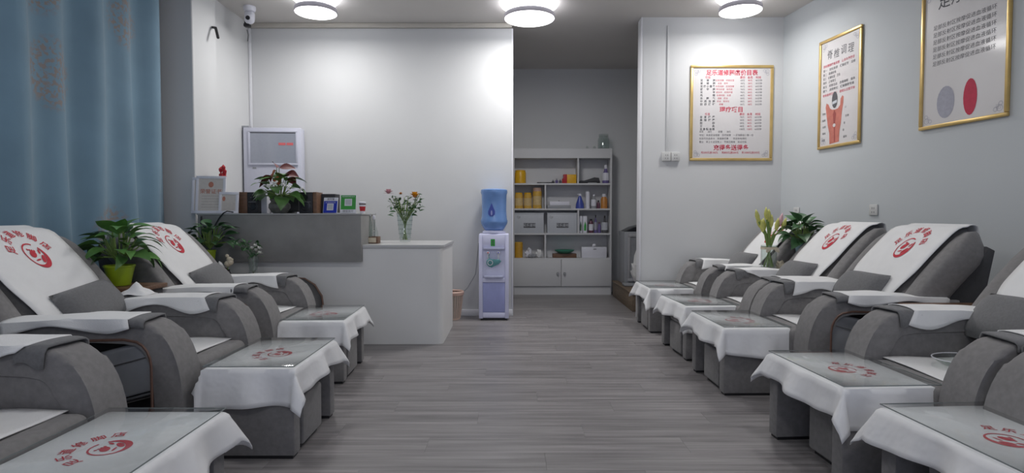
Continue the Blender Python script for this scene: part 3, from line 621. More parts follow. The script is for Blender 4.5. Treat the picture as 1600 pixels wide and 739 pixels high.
def paysign(name, label, u0, u1, vt, vb, Y, m, rz, slant, base):
    w = (P(u1, 300, Y).x-P(u0, 300, Y).x)/2; h = P(400, vt, Y).z-CT
    t = thing(name, label, 'sign', at((u0+u1)/2, Y), rz, 'payment signs on the counter'); M = Matrix.Rotation(-R(12), 4, 'X') @ Matrix.Shear('XZ', 4, (slant, 0)) if False else Matrix.Rotation(-R(12), 4, 'X')
    b0 = h*base
    p_ = bx('plate', M_wplast, t, -w, w, 0, .006, 0.002, h, M=M, bev=.002)
    F = lambda x, y: M @ Vector((x, -.0012, y)); F2 = lambda x, y: M @ Vector((x, -.002, y))
    z0, z1 = (.004, h*.78) if base == 0 else (b0, h-.004)
    bx('colour_panel', m, p_, -w+.004, w-.004, -.001, -.0001, z0, z1, M=M)
    zc = (z0+z1)/2; s = w*.46
    bx('white_square', M_wplast, p_, -s, s, -.0017, -.0011, zc-s, zc+s, M=M); bx('grey_square', M_boxw, p_, -s*.75, s*.75, -.0022, -.0018, zc-s*.75, zc+s*.75, M=M)
    bm = B(); addtext(bm, '推荐使用微信支付' if base else '支付就用支付宝', .013, 0, z1-.012 if base else z1-.014, F2); finish(bm, 'white_lettering', M_wplast, p_)
    bm = B(); addtext(bm, '微信支付' if base else '支付宝', .022, 0, b0*.5 if base else h*.89, F2, bold=.01); finish(bm, 'lettering', M_ink if not base else M_gplas, p_)
    bx('foot', M_wplast, t, -w, w, .006, .07, 0, .004)
paysign('blue_sign', 'blue and white payment stand sign on the counter', 503.5, 527, 308, 333, 4.80, M_bblue, R(-8), 0, 0)
paysign('green_sign', 'bright green payment stand sign on the counter', 531.5, 556, 303.5, 333, 4.82, M_bgreen, R(4), 0, .21)
cp = thing('paper_cup', 'small white cup with red band at the counter corner', 'cup', at(566.5, 5.0))
ch = P(500, 318, 5.0).z-CT
one(lambda b: lathe(b, [(.019, 0), (.028, ch), (.025, ch), (.017, .004), (0, .004)], 22), 'cup_body', M_wplast, cp); one(lambda b: lathe(b, [(.0215, .02), (.0265, ch*.7)], 22, cap=False), 'red_band', M_redd, cp)
one(lambda b: lathe(b, [(.030, ch), (.031, ch+.012), (.022, ch+.016), (0, ch+.016)], 22), 'cup_lid', M_wplast, cp)
one(lambda b: lathe(b, [(.0285, ch*.88), (.0292, ch*.99)], 22, cap=False), 'brown_band', M_dwood, cp)
ck = one(lambda b: tube(b, [P(369, 332.5, 4.80), P(362, 331, 4.74), P(355, 330, 4.70), P(349, 333, 4.695), P(343, 340, 4.692), P(336, 352, 4.69), P(331, 366, 4.69)], .005, 6), 'speaker_cable', M_black); tag(ck, 'black cable hanging over the grey counter block front', 'cable')
ck = one(lambda b: tube(b, [P(314.5, 338, 4.7), P(314, 350, 4.695), P(316, 366, 4.69), P(314, 400, 4.69)], .006, 6), 'corner_cable', M_black); tag(ck, 'black cable running down the left end of the counter', 'cable')

# ------------------------------------------------------------------ plants
def leaf_mesh(name, L=.16, Wd=.08, fold=.25, droop=.35, m=None, nl=7):
    bm = B(); prof = [0, .55, .92, 1, .86, .6, .3, 0] if nl == 7 else None
    rows = []
    for i in range(nl+1):
        s = i/nl; w = Wd/2*prof[i]; x = L*s*math.cos(droop*s); zz = -L*s*math.sin(droop*s)
        rows.append([bm.verts.new((x, w*k, zz+abs(k)*w*fold)) for k in (-1, -.5, 0, .5, 1)])
    for a, b in zip(rows, rows[1:]):
        for k in range(4): bm.faces.new((a[k], a[k+1], b[k+1], b[k]))
    bmesh.ops.remove_doubles(bm, verts=bm.verts, dist=1e-5); bmesh.ops.recalc_face_normals(bm, faces=bm.faces)
    for f in bm.faces: f.smooth = True
    me = bpy.data.meshes.new(name); bm.to_mesh(me); bm.free(); me.materials.append(m or M_green); return me
LG = [leaf_mesh('leaf', .17, .095, .25, .5), leaf_mesh('leaf', .14, .085, .3, .3), leaf_mesh('leaf', .18, .08, .2, .7)]
LD = [leaf_mesh('leaf', .15, .09, .25, .4, M_green2), leaf_mesh('leaf', .13, .08, .3, .7, M_green2)]
def foliage(t, c, n, rx, ry, h, meshes, seed, sc=1, base=.0, minel=-4):
    random.seed(seed); st = B()
    for k in range(n):
        az = 2*PI*k*.618+random.uniform(-.3, .3); lvl = (k+.5)/n; el = R(minel+(80-minel)*lvl**1.3)
        rr_ = math.cos(el); p = Vector((c[0]+rx*.5*rr_*math.cos(az), c[1]+ry*.55*rr_*math.sin(az), c[2]+base+h*(.25+.62*math.sin(max(el, R(-10))))+random.uniform(-.02, .02)))
        o = bpy.data.objects.new('leaf', random.choice(meshes)); C.objects.link(o); o.parent = t
        s = sc*random.uniform(.75, 1.15); o.location = p; o.scale = (s*(1 if lvl < .7 else .85), s, s)
        o.rotation_euler = Euler((random.uniform(-.5, .5), -el*.75+random.uniform(-.25, .25), az), 'XYZ')
        m_ = Vector((c[0]+rx*.15*math.cos(az), c[1]+ry*.15*math.sin(az), c[2]+h*.2))
        tube(st, [c, m_, p], .004, 5)
    finish(st, 'stems', M_stem, t)
def potted(label, p, r0, r1, ph, m, n, rx, ry, h, meshes, seed, sc=1, facets=0):
    t = thing('potted_plant', label, 'plant', p, 0, 'potted pothos plants')
    pt = one(lambda b: lathe(b, [(r0*.96, 0), (r0, .006), (r1, ph-.012), (r1*1.05, ph-.010), (r1*1.05, ph), (r1*.94, ph), (r1*.92, ph-.03), (0, ph-.03)], 32), 'pot', m, t)
    one(lambda b: lathe(b, [(0, ph-.022), (r1*.8, ph-.024), (r1*.915, ph-.029)], 20, cap=False), 'soil', M_soil, pt)
    foliage(t, (0, 0, ph+.005), n, rx, ry, h, meshes, seed, sc)
    return t

# side tables between the chairs
def sidetable(label, X0, X1, y0, y1, h, arch=0):
    t = thing('side_table', label, 'table', (0, 0, 0), 0, 'side tables between the chairs')
    bx('table_top', M_wood, t, min(X0, X1), max(X0, X1), y0, y1, h-.025, h, bev=.004)
    s = 1 if X1 > X0 else -1
    bx('cabinet_body', M_fabd, t, min(X0+s*.02, X1-s*.02), max(X0+s*.02, X1-s*.02), y0+.015, y1-.015, 0, h-.0255, bev=.004)
    return t
sidetable('brown topped side table between the two visible left armchairs', -2.10, -2.55, 3.23, 3.50, .665)
t = sidetable('side table between far left armchair and counter, holding flowers', -1.90, -2.55, 4.34, 4.66, .60)
ap = [(-1.90, 0), (-1.53, 0), (-1.53, .30), (-1.545, .42), (-1.60, .51), (-1.68, .56), (-1.90, .575)]
one(lambda b: prism(b, ap, 4.36, 4.64, bev=.01), 'curved_front', M_fabd, t)
for yy in (4.36, 4.64): one(lambda b: tube(b, [(x+.004, yy, z_) for x, z_ in ap[1:]], .009, 6), 'edge_piping', M_copper, t)
sidetable('side table between the first and second chairs from the back right', 2.10, 2.60, 4.80, 4.97, .60)
t = sidetable('side table between third and fourth chairs from back right', 2.10, 2.70, 2.84, 3.12, .60)
potted('glossy green pothos in lime pot between the left armchairs', (P(187, 435, 3.36).x, 3.36, .666), .055, .077, .118, M_lime, 46, .24, .16, .21, LG, 11, .95)
q = P(323, 411, 4.52)
t = thing('dark_tray', 'small dark wooden tray near the corner plant', 'tray', (P(336, 420, 4.5).x, 4.5, .601)); bx('tray_base', M_dwood, t, -.12, .06, -.08, .08, 0, .03, bev=.004)
bm = B(); 
for a_ in ((-.12, .06, -.08, -.07), (-.12, .06, .07, .08), (-.12, -.11, -.07, .07), (.05, .06, -.07, .07)): box(bm, *a_, .0302, .055, bev=.002)
finish(bm, 'tray_rim', M_dwood, t)
t = thing('plant_stand', 'small dark block under the lime pot by the counter', 'stand', (q.x, 4.57, .601)); bx('stand_block', M_dwood, t, -.055, .055, -.055, .055, 0, .085, bev=.004); bx('stand_foot', M_black, t, -.062, .062, -.06, -.0555, 0, .012)
potted('darker pothos in a lime pot in front of the counter', (q.x, 4.57, .687), .032, .044, .11, M_lime, 34, .24, .16, .21, LD, 5, .85)
q = P(1251, 401, 4.9)
t = thing('pot_stand', 'dark round stool under the pale blue pot', 'stool', (q.x, 4.885, .601)); one(lambda b: lathe(b, [(.045, 0), (.045, .012), (.02, .02), (.02, .075), (.05, .085), (.05, q.z-.602)], 20), 'stool_body', M_dwood, t); bx('stool_cushion', M_fabd, t, -.03, .03, -.03, .03, q.z-.602, q.z-.600)
potted('dense green plant in pale blue pot on the right side', (q.x, 4.885, q.z+.001), .038, .055, .11, M_bluepot, 46, .22, .17, .20, LD, 21, 1.0)

# anthurium on the counter
an = thing('anthurium', 'anthurium with dark red spathes in a grey bowl on the counter', 'plant', at(437, 4.80))
pt = one(lambda b: lathe(b, [(.05, 0), (.062, .01), (.086, .045), (.084, .075), (.066, .095), (.078, .118), (.07, .118), (.055, .095), (0, .09)], 32), 'bowl_pot', M_stone, an)
LA = [leaf_mesh('leaf', .16, .125, .15, .7), leaf_mesh('leaf', .14, .11, .2, .5)]
foliage(an, (0, 0, .11), 26, .24, .12, .22, LA, 9, .9, minel=-12)
LM = [leaf_mesh('spathe', .10, .065, .3, .2, M_maroon), leaf_mesh('spathe', .085, .07, .4, .1, M_orange)]
st = B()
for (u, v, az, el, mi, s) in ((432, 262, 2.2, .7, 0, .7), (436, 262, .1, .1, 0, .9), (425, 275, 3.8, -.6, 0, 1.0), (431, 266, 4.4, -.9, 1, 1.0), (446, 271, -.4, -.1, 0, .9), (452, 277, -.6, -.6, 0, .7), (434, 275, 5.2, -.8, 1, .8)):
    p = P(u, v, 4.80)-Vector(an.location); o = bpy.data.objects.new('spathe', LM[mi]); C.objects.link(o); o.parent = an; o.location = p; o.scale = (s*1.5, s*1.5, s*1.5); o.rotation_euler = (.7, -el, az)
    tube(st, [(0, 0, .1), (p.x*.4, 0, p.z*.6), p], .003, 5)
finish(st, 'flower_stems', M_stem, an)
bm = B(); random.seed(7)
for (u, v, n_) in ((421, 291, 7), (429, 286, 5), (443, 290, 5), (452, 292, 3), (451, 297, 2), (469, 296, 4), (434, 302, 2)):
    for k in range(n_):
        p = P(u+random.uniform(-3.5, 3.5), v+random.uniform(-2.5, 2.5), 4.68)-Vector(an.location); bmesh.ops.create_icosphere(bm, subdivisions=1, radius=.010, matrix=T(*p))
finish(bm, 'small_white_flowers', M_anthw, an)

# flower vase on the white worktop
q = P(633, 379, 5.25)
fv = thing('flower_vase', 'clear ribbed glass vase of mixed flowers on white worktop', 'vase', (q.x, 5.25, CL+.001)); vh = P(633, 332, 5.25).z-CL
one(lambda b: lathe(b, [(.045, 0), (.048, .01), (.05, .04), (.058, .10), (.066, .18), (.075, vh), (.071, vh), (.062, .18), (.054, .1), (.045, .04), (0, .015)], 28, cap=False), 'glass_vase', M_glass, fv)
one(lambda b: [lathe(b, [(.051+zz*.09, zz), (.053+zz*.09, zz+.006), (.051+zz*.09, zz+.012)], 28, cap=False) for zz in (.03, .07, .11, .15, .19, .23)], 'glass_ribs', M_glass, fv)
bm = B(); random.seed(12); tips = []
for k in range(24):
    a = random.uniform(0, 2*PI); r_ = random.uniform(.03, .13); zt_ = vh+random.uniform(.05, .17); tp_ = Vector((r_*math.cos(a)*1.15, r_*math.sin(a)*.7, zt_)); tips.append(tp_)
    tube(bm, [(-.02*math.cos(a), -.02*math.sin(a), .02), (.015*math.cos(a), .01*math.sin(a), vh*.7), tp_], .0035, 5)
finish(bm, 'stems', M_stem, fv)
LS = [leaf_mesh('leaf', .06, .02, .2, .3, M_green2)]
for tp_ in tips:
    for k in range(4):
        o = bpy.data.objects.new('leaf', LS[0]); C.objects.link(o); o.parent = fv; o.location = tp_*1.0-Vector((0, 0, .03*k)); o.rotation_euler = (random.uniform(-1, 1), random.uniform(-1, .2), random.uniform(0, 6.3)); s = random.uniform(.7, 1.2); o.scale = (s, s, s)
def bloom(parent, name, p, r, m, n=12, seed=0, flat=.6, core=None):
    random.seed(seed); bm = B()
    for ring, (nn, el) in enumerate(((n, .15), (n-3, .6), (n-6, 1.05))):
        for k in range(max(3, nn)):
            a = 2*PI*k/max(3, nn)+ring*.4; Mx = T(*p) @ RZ(a) @ Matrix.Rotation(-el, 4, 'Y')
            t = bmesh.new(); v = [t.verts.new(Mx @ Vector(c)) for c in ((0, 0, 0), (r*.5, -r*.28, .1*r), (r, -r*.15, .0), (r, r*.15, 0), (r*.5, r*.28, .1*r))]; t.faces.new(v); merge(bm, t)
    o = finish(bm, name, m, parent, sharp=80)
    if core: one(lambda b: bmesh.ops.create_icosphere(b, subdivisions=2, radius=r*.3, matrix=T(p[0], p[1], p[2]+r*.2)), 'flower_centre', core, o)
v0 = Vector(fv.location)
bloom(fv, 'pink_carnation', P(607, 303, 5.25)-v0, .05, M_pink, 14, 1)
bloom(fv, 'yellow_flower', P(648, 308, 5.22)-v0, .055, M_yflow, 14, 2, core=M_orange)
bloom(fv, 'orange_bud', P(626, 304, 5.25)-v0, .025, M_orangeb, 9, 3)
# small wooden tray with glass jar and bottle
q = P(577, 384, 5.0)
tr_ = thing('wooden_tray', 'wooden tray with white inset beside the raised block', 'tray', (q.x, 5.0, CL+.001)); bx('tray_base', M_wood, tr_, -.078, .085, -.045, .06, 0, .006, bev=.002)
bm = B()
for a_ in ((-.078, .085, -.045, -.038), (-.078, .085, .053, .06), (-.078, -.071, -.038, .053), (.078, .085, -.038, .053)): box(bm, *a_, .0062, .058, bev=.002)
finish(bm, 'tray_rim', M_wood, tr_); bx('white_inset', M_beige, tr_, -.062, .07, -.0485, -.0452, .008, .05, bev=.002)
bx('tray_filling', M_wplast, tr_, -.069, .076, -.036, .051, .0065, .045)
jar3('storage_jar', 'clear glass storage jar in wooden tray by the block', 'jar', (P(573, 370, 5.0).x, 5.01, CL+.047), .045, .19, lid=M_gplas)
gb_ = thing('glass_decanter', 'clear pear shaped glass bottle in the wooden tray', 'bottle', (P(584, 370, 4.99).x, 5.0, CL+.047))
one(lambda b: lathe(b, [(.03, 0), (.036, .01), (.034, .05), (.014, .12), (.010, .15), (.014, .16)], 22), 'bottle_body', M_glass, gb_); one(lambda b: lathe(b, [(.008, .16), (.014, .175), (.010, .195), (0, .2)], 14), 'stopper', M_wplast, gb_)

# small flower vase and dried flower on the left far side table
sv = thing('bud_vase', 'dark little vase with dried cream flower by the tissue', 'vase', (P(364, 429, 4.5).x, 4.42, .601))
one(lambda b: lathe(b, [(.02, 0), (.026, .015), (.014, .045), (.017, .055)], 16), 'vase_body', M_blackg, sv); one(lambda b: tube(b, [(0, 0, .05), (.003, 0, .12)], .003, 5), 'stem', M_stem, sv)
bm = B()
for k, (dx_, dz_, r_) in enumerate(((0, .09, .025), (.02, .10, .024), (.012, .125, .02), (-.004, .15, .014), (.03, .12, .014))): bmesh.ops.create_icosphere(bm, subdivisions=2, radius=r_, matrix=T(dx_, 0, dz_+.01))
finish(bm, 'dried_flower', M_beige, sv)
gv = thing('glass_vase', 'slim clear vase with white blooms before the counter', 'vase', (P(396, 430, 4.5).x, 4.5, .601))
one(lambda b: lathe(b, [(.036, 0), (.036, .01), (.03, .05), (.042, .15), (.039, .15), (.026, .05), (0, .012)], 24, cap=False), 'glass_body', M_glass, gv)
v0 = Vector(gv.location); random.seed(2)
bm = B()
for k in range(12):
    p = Vector((random.uniform(-.13, .05), random.uniform(-.04, .04), random.uniform(.18, .30))); tube(bm, [(0, 0, .015), (0, 0, .13), p], .0025, 4)
    o = bpy.data.objects.new('leaf', LS[0]); 
    for j in range(3):
        o = bpy.data.objects.new('leaf', LS[0]); C.objects.link(o); o.parent = gv; o.location = p-Vector((0, 0, .02*j)); o.rotation_euler = (random.uniform(-1, 1), random.uniform(-1, .5), random.uniform(0, 6.3))
finish(bm, 'stems', M_green2, gv)
for k, (u, v) in enumerate(((394, 389), (399, 385), (405, 389), (406, 396), (400, 392))): bloom(gv, 'white_bloom', P(u, v, 4.46)-v0, .024, M_anthw, 9, k)
def tissue(name, label, p, s, m=M_white, seed=0, tip=.1):
    random.seed(seed); bm = B(); n = 14; ph = [random.uniform(0, 6) for _ in range(4)]
    def f(a, b):
        x = (a-.5)*2; y = (b-.5)*2; d = math.hypot(x, y)
        h_ = tip*max(0, 1-d*1.1)+.018*(1+math.sin(5*x+ph[0])*math.cos(6*y+ph[1]))*max(0, 1.1-d*.8)+.002
        return Vector((x*s*(1-.2*abs(y)), y*s*.7*(1-.15*abs(x)), max(.001, h_)))
    grid(bm, n, n, f); o = finish(bm, name, m, loc=p, sharp=60, solid=.002); return tag(o, label, 'tissue')
tissue('tissue', 'peaked white tissue on the left far side table', (P(343, 430, 4.42).x, 4.42, .603), .085, seed=1, tip=.09)

# lilies in a glass vase on the right
lv = thing('lily_vase', 'clear cylinder vase of green lily buds tied with ribbon', 'vase', (P(1201, 415, 4.86).x, 4.86, .6255)); 
vh = P(1201, 383, 4.86).z-.6255
t_ = thing('vase_stand', 'thin grey coaster under the lily vase', 'coaster', (lv.location.x, 4.86, .601)); one(lambda b: lathe(b, [(.075, 0), (.08, .012), (.075, .024)], 28), 'coaster_disc', M_gplas, t_)
bx('coaster_pad', M_fabd, t_, -.04, .04, -.04, .04, .0235, .0242)
one(lambda b: lathe(b, [(.060, 0), (.062, .008), (.064, vh), (.061, vh), (.058, .01), (0, .01)], 30, cap=False), 'glass_body', M_glass, lv)
random.seed(31); v0 = Vector(lv.location); bm = B(); buds = []
for (u, v) in ((1183, 336), (1187, 345), (1196, 333), (1200, 336), (1203, 345), (1219, 342), (1213, 350), (1222, 349), (1190, 352), (1197, 350)):
    p = P(u, v, 4.86)-v0+Vector((0, random.uniform(-.03, .03), 0)); buds.append(p)
    tube(bm, [(-p.x*.25, random.uniform(-.03, .03), .012), (p.x*.12, 0, vh*.9), (p.x*.45, p.y*.5, vh+(p.z-vh)*.45), p-Vector((0, 0, .05))], .0075, 6)
finish(bm, 'stems', M_stem, lv)
for k, p in enumerate(buds):
    d = Vector((p.x*.6, p.y, .22)).normalized(); Mx = T(*(p-Vector((0, 0, .055)))) @ d.to_track_quat('Z', 'Y').to_matrix().to_4x4()
    one(lambda b: lathe(b, [(.007, 0), (.015, .02), (.019, .05), (.013, .08), (0, .112)], 10, M=Mx), 'lily_bud', M_bud if k not in (5,) else M_pink, lv)
bm = B(); random.seed(3)
one(lambda b: lathe(b, [(.0655, vh-.035), (.0665, vh-.025), (.0655, vh-.015)], 28, cap=False), 'ribbon', M_beige, lv)
one(lambda b: [loft(b, [[(s*(.01+.045*q_), -.07-.006*math.sin(a), vh-.025+.018*w_*math.cos(a)-.02*q_) for a in [2*PI*k/8 for k in range(8)]] for q_, w_ in ((0, .4), (.4, 1), (.8, 1.1), (1, .5))]) for s in (-1, 1)], 'bow', M_beige, lv)
crumple('beige_sachet', 'small beige ribbon sachet beside the lily vase', 'sachet', (P(1221, 404, 4.83).x, 4.83, .602), .035, .075, M_beige, 12)

# ------------------------------------------------------------------ massage armchairs
def backcurve(s):                       # s from 0 (seat) to 1 (top), point on the front face and its outward normal
    x = -.455 - .515*s + .03*math.sin(PI*s); z = .40 + .64*s + .02*math.sin(PI*s)
    dx = -.515+.03*PI*math.cos(PI*s); dz_ = .64+.02*PI*math.cos(PI*s)
    n_ = Vector((dz_, 0, -dx)).normalized(); return Vector((x, 0, z)), n_
def sweep(bm, y0, y1, th, s0, s1, n=14, narrow=None, lift=0):
    rings = []
    for i in range(n+1):
        q_ = i/n; s = s0+(s1-s0)*q_; p, nn = backcurve(s)
        e = 1.0
        if q_ > .8: e = math.sqrt(max(0.02, 1-((q_-.8)/.2)**2*.97))
        if q_ < .1: e = .6+4*q_
        a, b = y0, y1
        if narrow: k = narrow(s); a, b = (a+k, b) if a < 0 and b <= 0 else (a, b-k) if a >= 0 else (a+k, b-k)
        r_ = []
        for j in range(16):
            t = 2*PI*j/16; cs, sn = math.cos(t), math.sin(t); c1 = math.copysign(abs(cs)**.45, cs); s1_ = math.copysign(abs(sn)**.55, sn)
            r_.append(p+nn*(-th/2+lift+th/2*s1_*e)+Vector((0, (a+b)/2+(b-a)/2*c1*(.85+.15*e), 0)))
        rings.append(r_)
    loft(bm, rings)
ARM = [(0, .004), (0.0, .30)] + [(-.185+.185*math.cos(a), .31+.31*math.sin(a)) for a in [PI/2*k/10 for k in range(1, 11)]] + [(-.45, .622), (-.84, .605), (-.84, .53)]
INN = [(-.24, .545)] + [(-.21+.085*math.cos(a), .43+.11*math.sin(a)) for a in [PI/2-PI/2*k/5 for k in range(1, 6)]] + [(-.125, .004)]
def armchair_meshes():
    P_ = {}
    def keep(k, bm, m, sharp=35):
        o = finish(bm, k, m, sharp=sharp); P_[k] = o.data; bpy.data.objects.remove(o)
    bm = B(); prism(bm, ARM+INN, -.08, .08, bev=.018, seg=3); keep('arm', bm, M_fab, 50)
    bm = B(); box(bm, -.83, -.115, .005, .074, .03, .548, bev=.006); keep('side_panel', bm, M_fab)
    bm = B(); box(bm, -.83, -.13, -.004, .0045, .01, .54); keep('recess_panel', bm, M_black)
    bm = B(); tube(bm, [(x-.003, -.078, z_) for x, z_ in [(-.84, .527)]+INN], .0065, 6); keep('piping', bm, M_copper)
    bm = B(); M_ = T(-.135, 0, .545) @ Matrix.Rotation(R(-15), 4, 'Y') ; box(bm, -.66, -.01, -.055, -.0045, -.22, 0, bev=.02, seg=3, M=M_); keep('seat_shell', bm, M_vinyl)
    bm = B(); box(bm, -.66, -.01, -.063, -.0052, -.243, -.223, bev=.003, M=M_); keep('chrome_rail', bm, M_chrome)
    bm = B(); box(bm, -.66, -.02, -.0585, -.0552, -.075, -.069, M=M_); keep('chrome_trim', bm, M_chrome)
    def cap(b):
        def f(u, v):
            t = (v-.5)*2; w = .086; x = -.15-.10*u-.02*max(0, t)
            if abs(t) < .62: y = w*t/.62; zo = .008+.005*math.cos(t*2.5)
            else: k = (abs(t)-.62)/.38; y = math.copysign(w+.003+.003*math.sin(8*u), t); zo = .008-(.06+.012*math.sin(5*u+t))*k if t > 0 else .008-.028*k
            # follow arm profile
            if x > -.185: zb_ = .31+.31*math.sqrt(max(0, 1-((x+.185)/.185)**2))
            else: zb_ = .62
            return Vector((x, y, zb_+zo))
        grid(b, 6, 14, f)
    bm = B(); cap(bm)
    o = finish(bm, 'arm_cap', M_fabd, sharp=60); P_['arm_cap'] = o.data; bpy.data.objects.remove(o); P_['arm_cap'].materials[0] = M_fab2
    bm = B(); box(bm, -.64, -.01, -.234, .234, .25, .412, bev=.035, seg=4); keep('seat', bm, M_fab, 60)
    bm = B(); box(bm, -.62, -.04, -.232, .232, .012, .2485, bev=.008); keep('seat_base', bm, M_fab)
    nar = lambda s: .13*max(0, (s-.72)/.28)**2.2
    bm = B(); sweep(bm, -.265, .265, .14, -.02, 1.02, 16, narrow=lambda s: .05*max(0, (s-.8)/.2)**2, lift=-.012); keep('backrest', bm, M_fab, 60)
    bm = B(); sweep(bm, -.395, -.262, .17, -.06, .99, 16, narrow=nar); keep('side_bolster_a', bm, M_fab, 60)
    bm = B(); sweep(bm, .262, .395, .17, -.06, .99, 16, narrow=nar); keep('side_bolster_b', bm, M_fab, 60)
    bm = B(); prism(bm, [(-.70, .02), (-.66, .42), (-1.02, .90), (-1.06, .88), (-.90, .02)], -.36, .36, bev=.02); keep('back_shell', bm, M_fabd)
    return P_
AM = armchair_meshes()
def part(name, me, parent, loc=None, scale=None):
    o = bpy.data.objects.new(name, me); C.objects.link(o); o.parent = parent
    if loc: o.location = loc
    if scale: o.scale = scale
    return o
GCH = 'grey pedicure armchairs along both walls'
def towel_mesh(seed, L=.55, inner=.10, outer=.09):
    random.seed(seed); bm = B(); ph = [random.uniform(0, 6) for _ in range(6)]
    def f(u, v):
        x = -.225-L*u+.01*math.sin(4*v+ph[0]); t = (v-.5)*2; w = .088
        z0_ = .6335-.024*max(0, (-x-.45)/.4)
        if abs(t) < .5: y = w*t/.5; zz = z0_+.004*math.sin(9*u+ph[1])+.006*(1-(t/.5)**2)
        else:
            k = (abs(t)-.5)/.5; hang = (inner if t > 0 else outer)*(.75+.35*math.sin(2.2*PI*u+ph[2]+(0 if t > 0 else 2))+.5*max(0, 1-6*u)*(-.4))
            y = math.copysign(w+.004+.008*k*(1+math.sin(13*u+ph[3])), t); zz = z0_-hang*k
            x += .02*k*math.sin(ph[4]+t)
        return Vector((x, y, zz))
    grid(bm, 22, 16, f)
    o = finish(bm, 'towel', M_white, sharp=60, solid=.004); me = o.data; bpy.data.objects.remove(o); return me
TW = [towel_mesh(s, inner=i_, outer=o_) for s, i_, o_ in ((1, .09, .055), (4, .11, .06), (9, .08, .07))]
def hwid(s):                          # half width of the cover: narrow waist, wide head
    return .20+.075*(lambda q: q*q*(3-2*q))(min(1, max(0, (s-.18)/.36)))+.05*max(0, (.18-s)/.18)-.03*max(0, (s-.9)/.1)
def cover_bm(seed):
    random.seed(seed); bm = B(); ph = [random.uniform(0, 6) for _ in range(6)]
    def S(u, v, off=0):                  # u across -1..1, v 0..1 front then over the top
        if v < .86:
            s = .04+v/.86*.95; p, nn = backcurve(s)
            dome = 0
            if s > .86: dome = -.05*((s-.86)/.13)**2.2
            hw_ = hwid(s)
            wr = .007*math.sin(7*u+9*s+ph[0])*max(0, 1-s*1.5)+.010*math.sin(3*u+14*s+ph[1])*max(0, .6-s)
            return p+nn*(.012+dome+wr+.014*(abs(u) > .9)*0+off)+Vector((0, u*hw_, 0))
        k = (v-.86)/.14; s = .99; p, nn = backcurve(s); a = k*PI*.8; r_ = .045
        p = p+nn*(.012-.05-r_*0)
        d = Vector((-.64, 0, .77))
        return p+nn*(-r_*(1-math.cos(a)))+d*(r_*math.sin(a)*.9)-Vector((0, 0, .25*max(0, k-.6)))+nn*off+Vector((0, u*.245, 0))
    grid(bm, 14, 34, lambda a, b: S(a*2-1, b))
    return bm, S
bmC, SURF = cover_bm(5)
o = finish(bmC, 'cover', M_white, sharp=70, solid=.004); COV = o.data; bpy.data.objects.remove(o)
def logo_back():
    bm = B()
    def F(x, y):                        # x right (local +y), y up along the back
        s = .70+y*1.28/.78; v = (s-.04)/.95*.86; hw_ = hwid(s)
        return SURF((x+.02)/hw_, v, .0065)
    logo(bm, F, .060); me = bpy.data.meshes.new('print'); bm.to_mesh(me); bm.free(); me.materials.append(M_red); return me
LOGOB = logo_back()
bm = B()
def pill(a, b):
    u = (a-.5)*2; v = (b-.5)*2; e = (1-abs(u)**2.6)*(1-abs(v)**2.6); return u*(.215-.02*abs(v)**2*(1-abs(u))), v*(.135-.015*(1-abs(v))*abs(u)), .072*max(0, e)**.5
for s in (1, -1): grid(bm, 14, 10, lambda a, b: Vector((s*pill(a, b)[2], pill(a, b)[0], pill(a, b)[1])))
bmesh.ops.remove_doubles(bm, verts=bm.verts, dist=1e-4)
o = finish(bm, 'pillow', M_fab2, sharp=85); PIL = o.data; bpy.data.objects.remove(o)
bm = B(); grid(bm, 16, 12, lambda a, b: Vector((-.09-.44*a, (b-.5)*.46, .4165+.003*math.sin(8*a+5*b)))); o = finish(bm, 'seat_cloth', M_white, solid=.004); SEATC = o.data; bpy.data.objects.remove(o)
def sol(o, t=.004):
    s = o.modifiers.new('thickness', 'SOLIDIFY'); s.thickness = t; s.offset = 1; return o
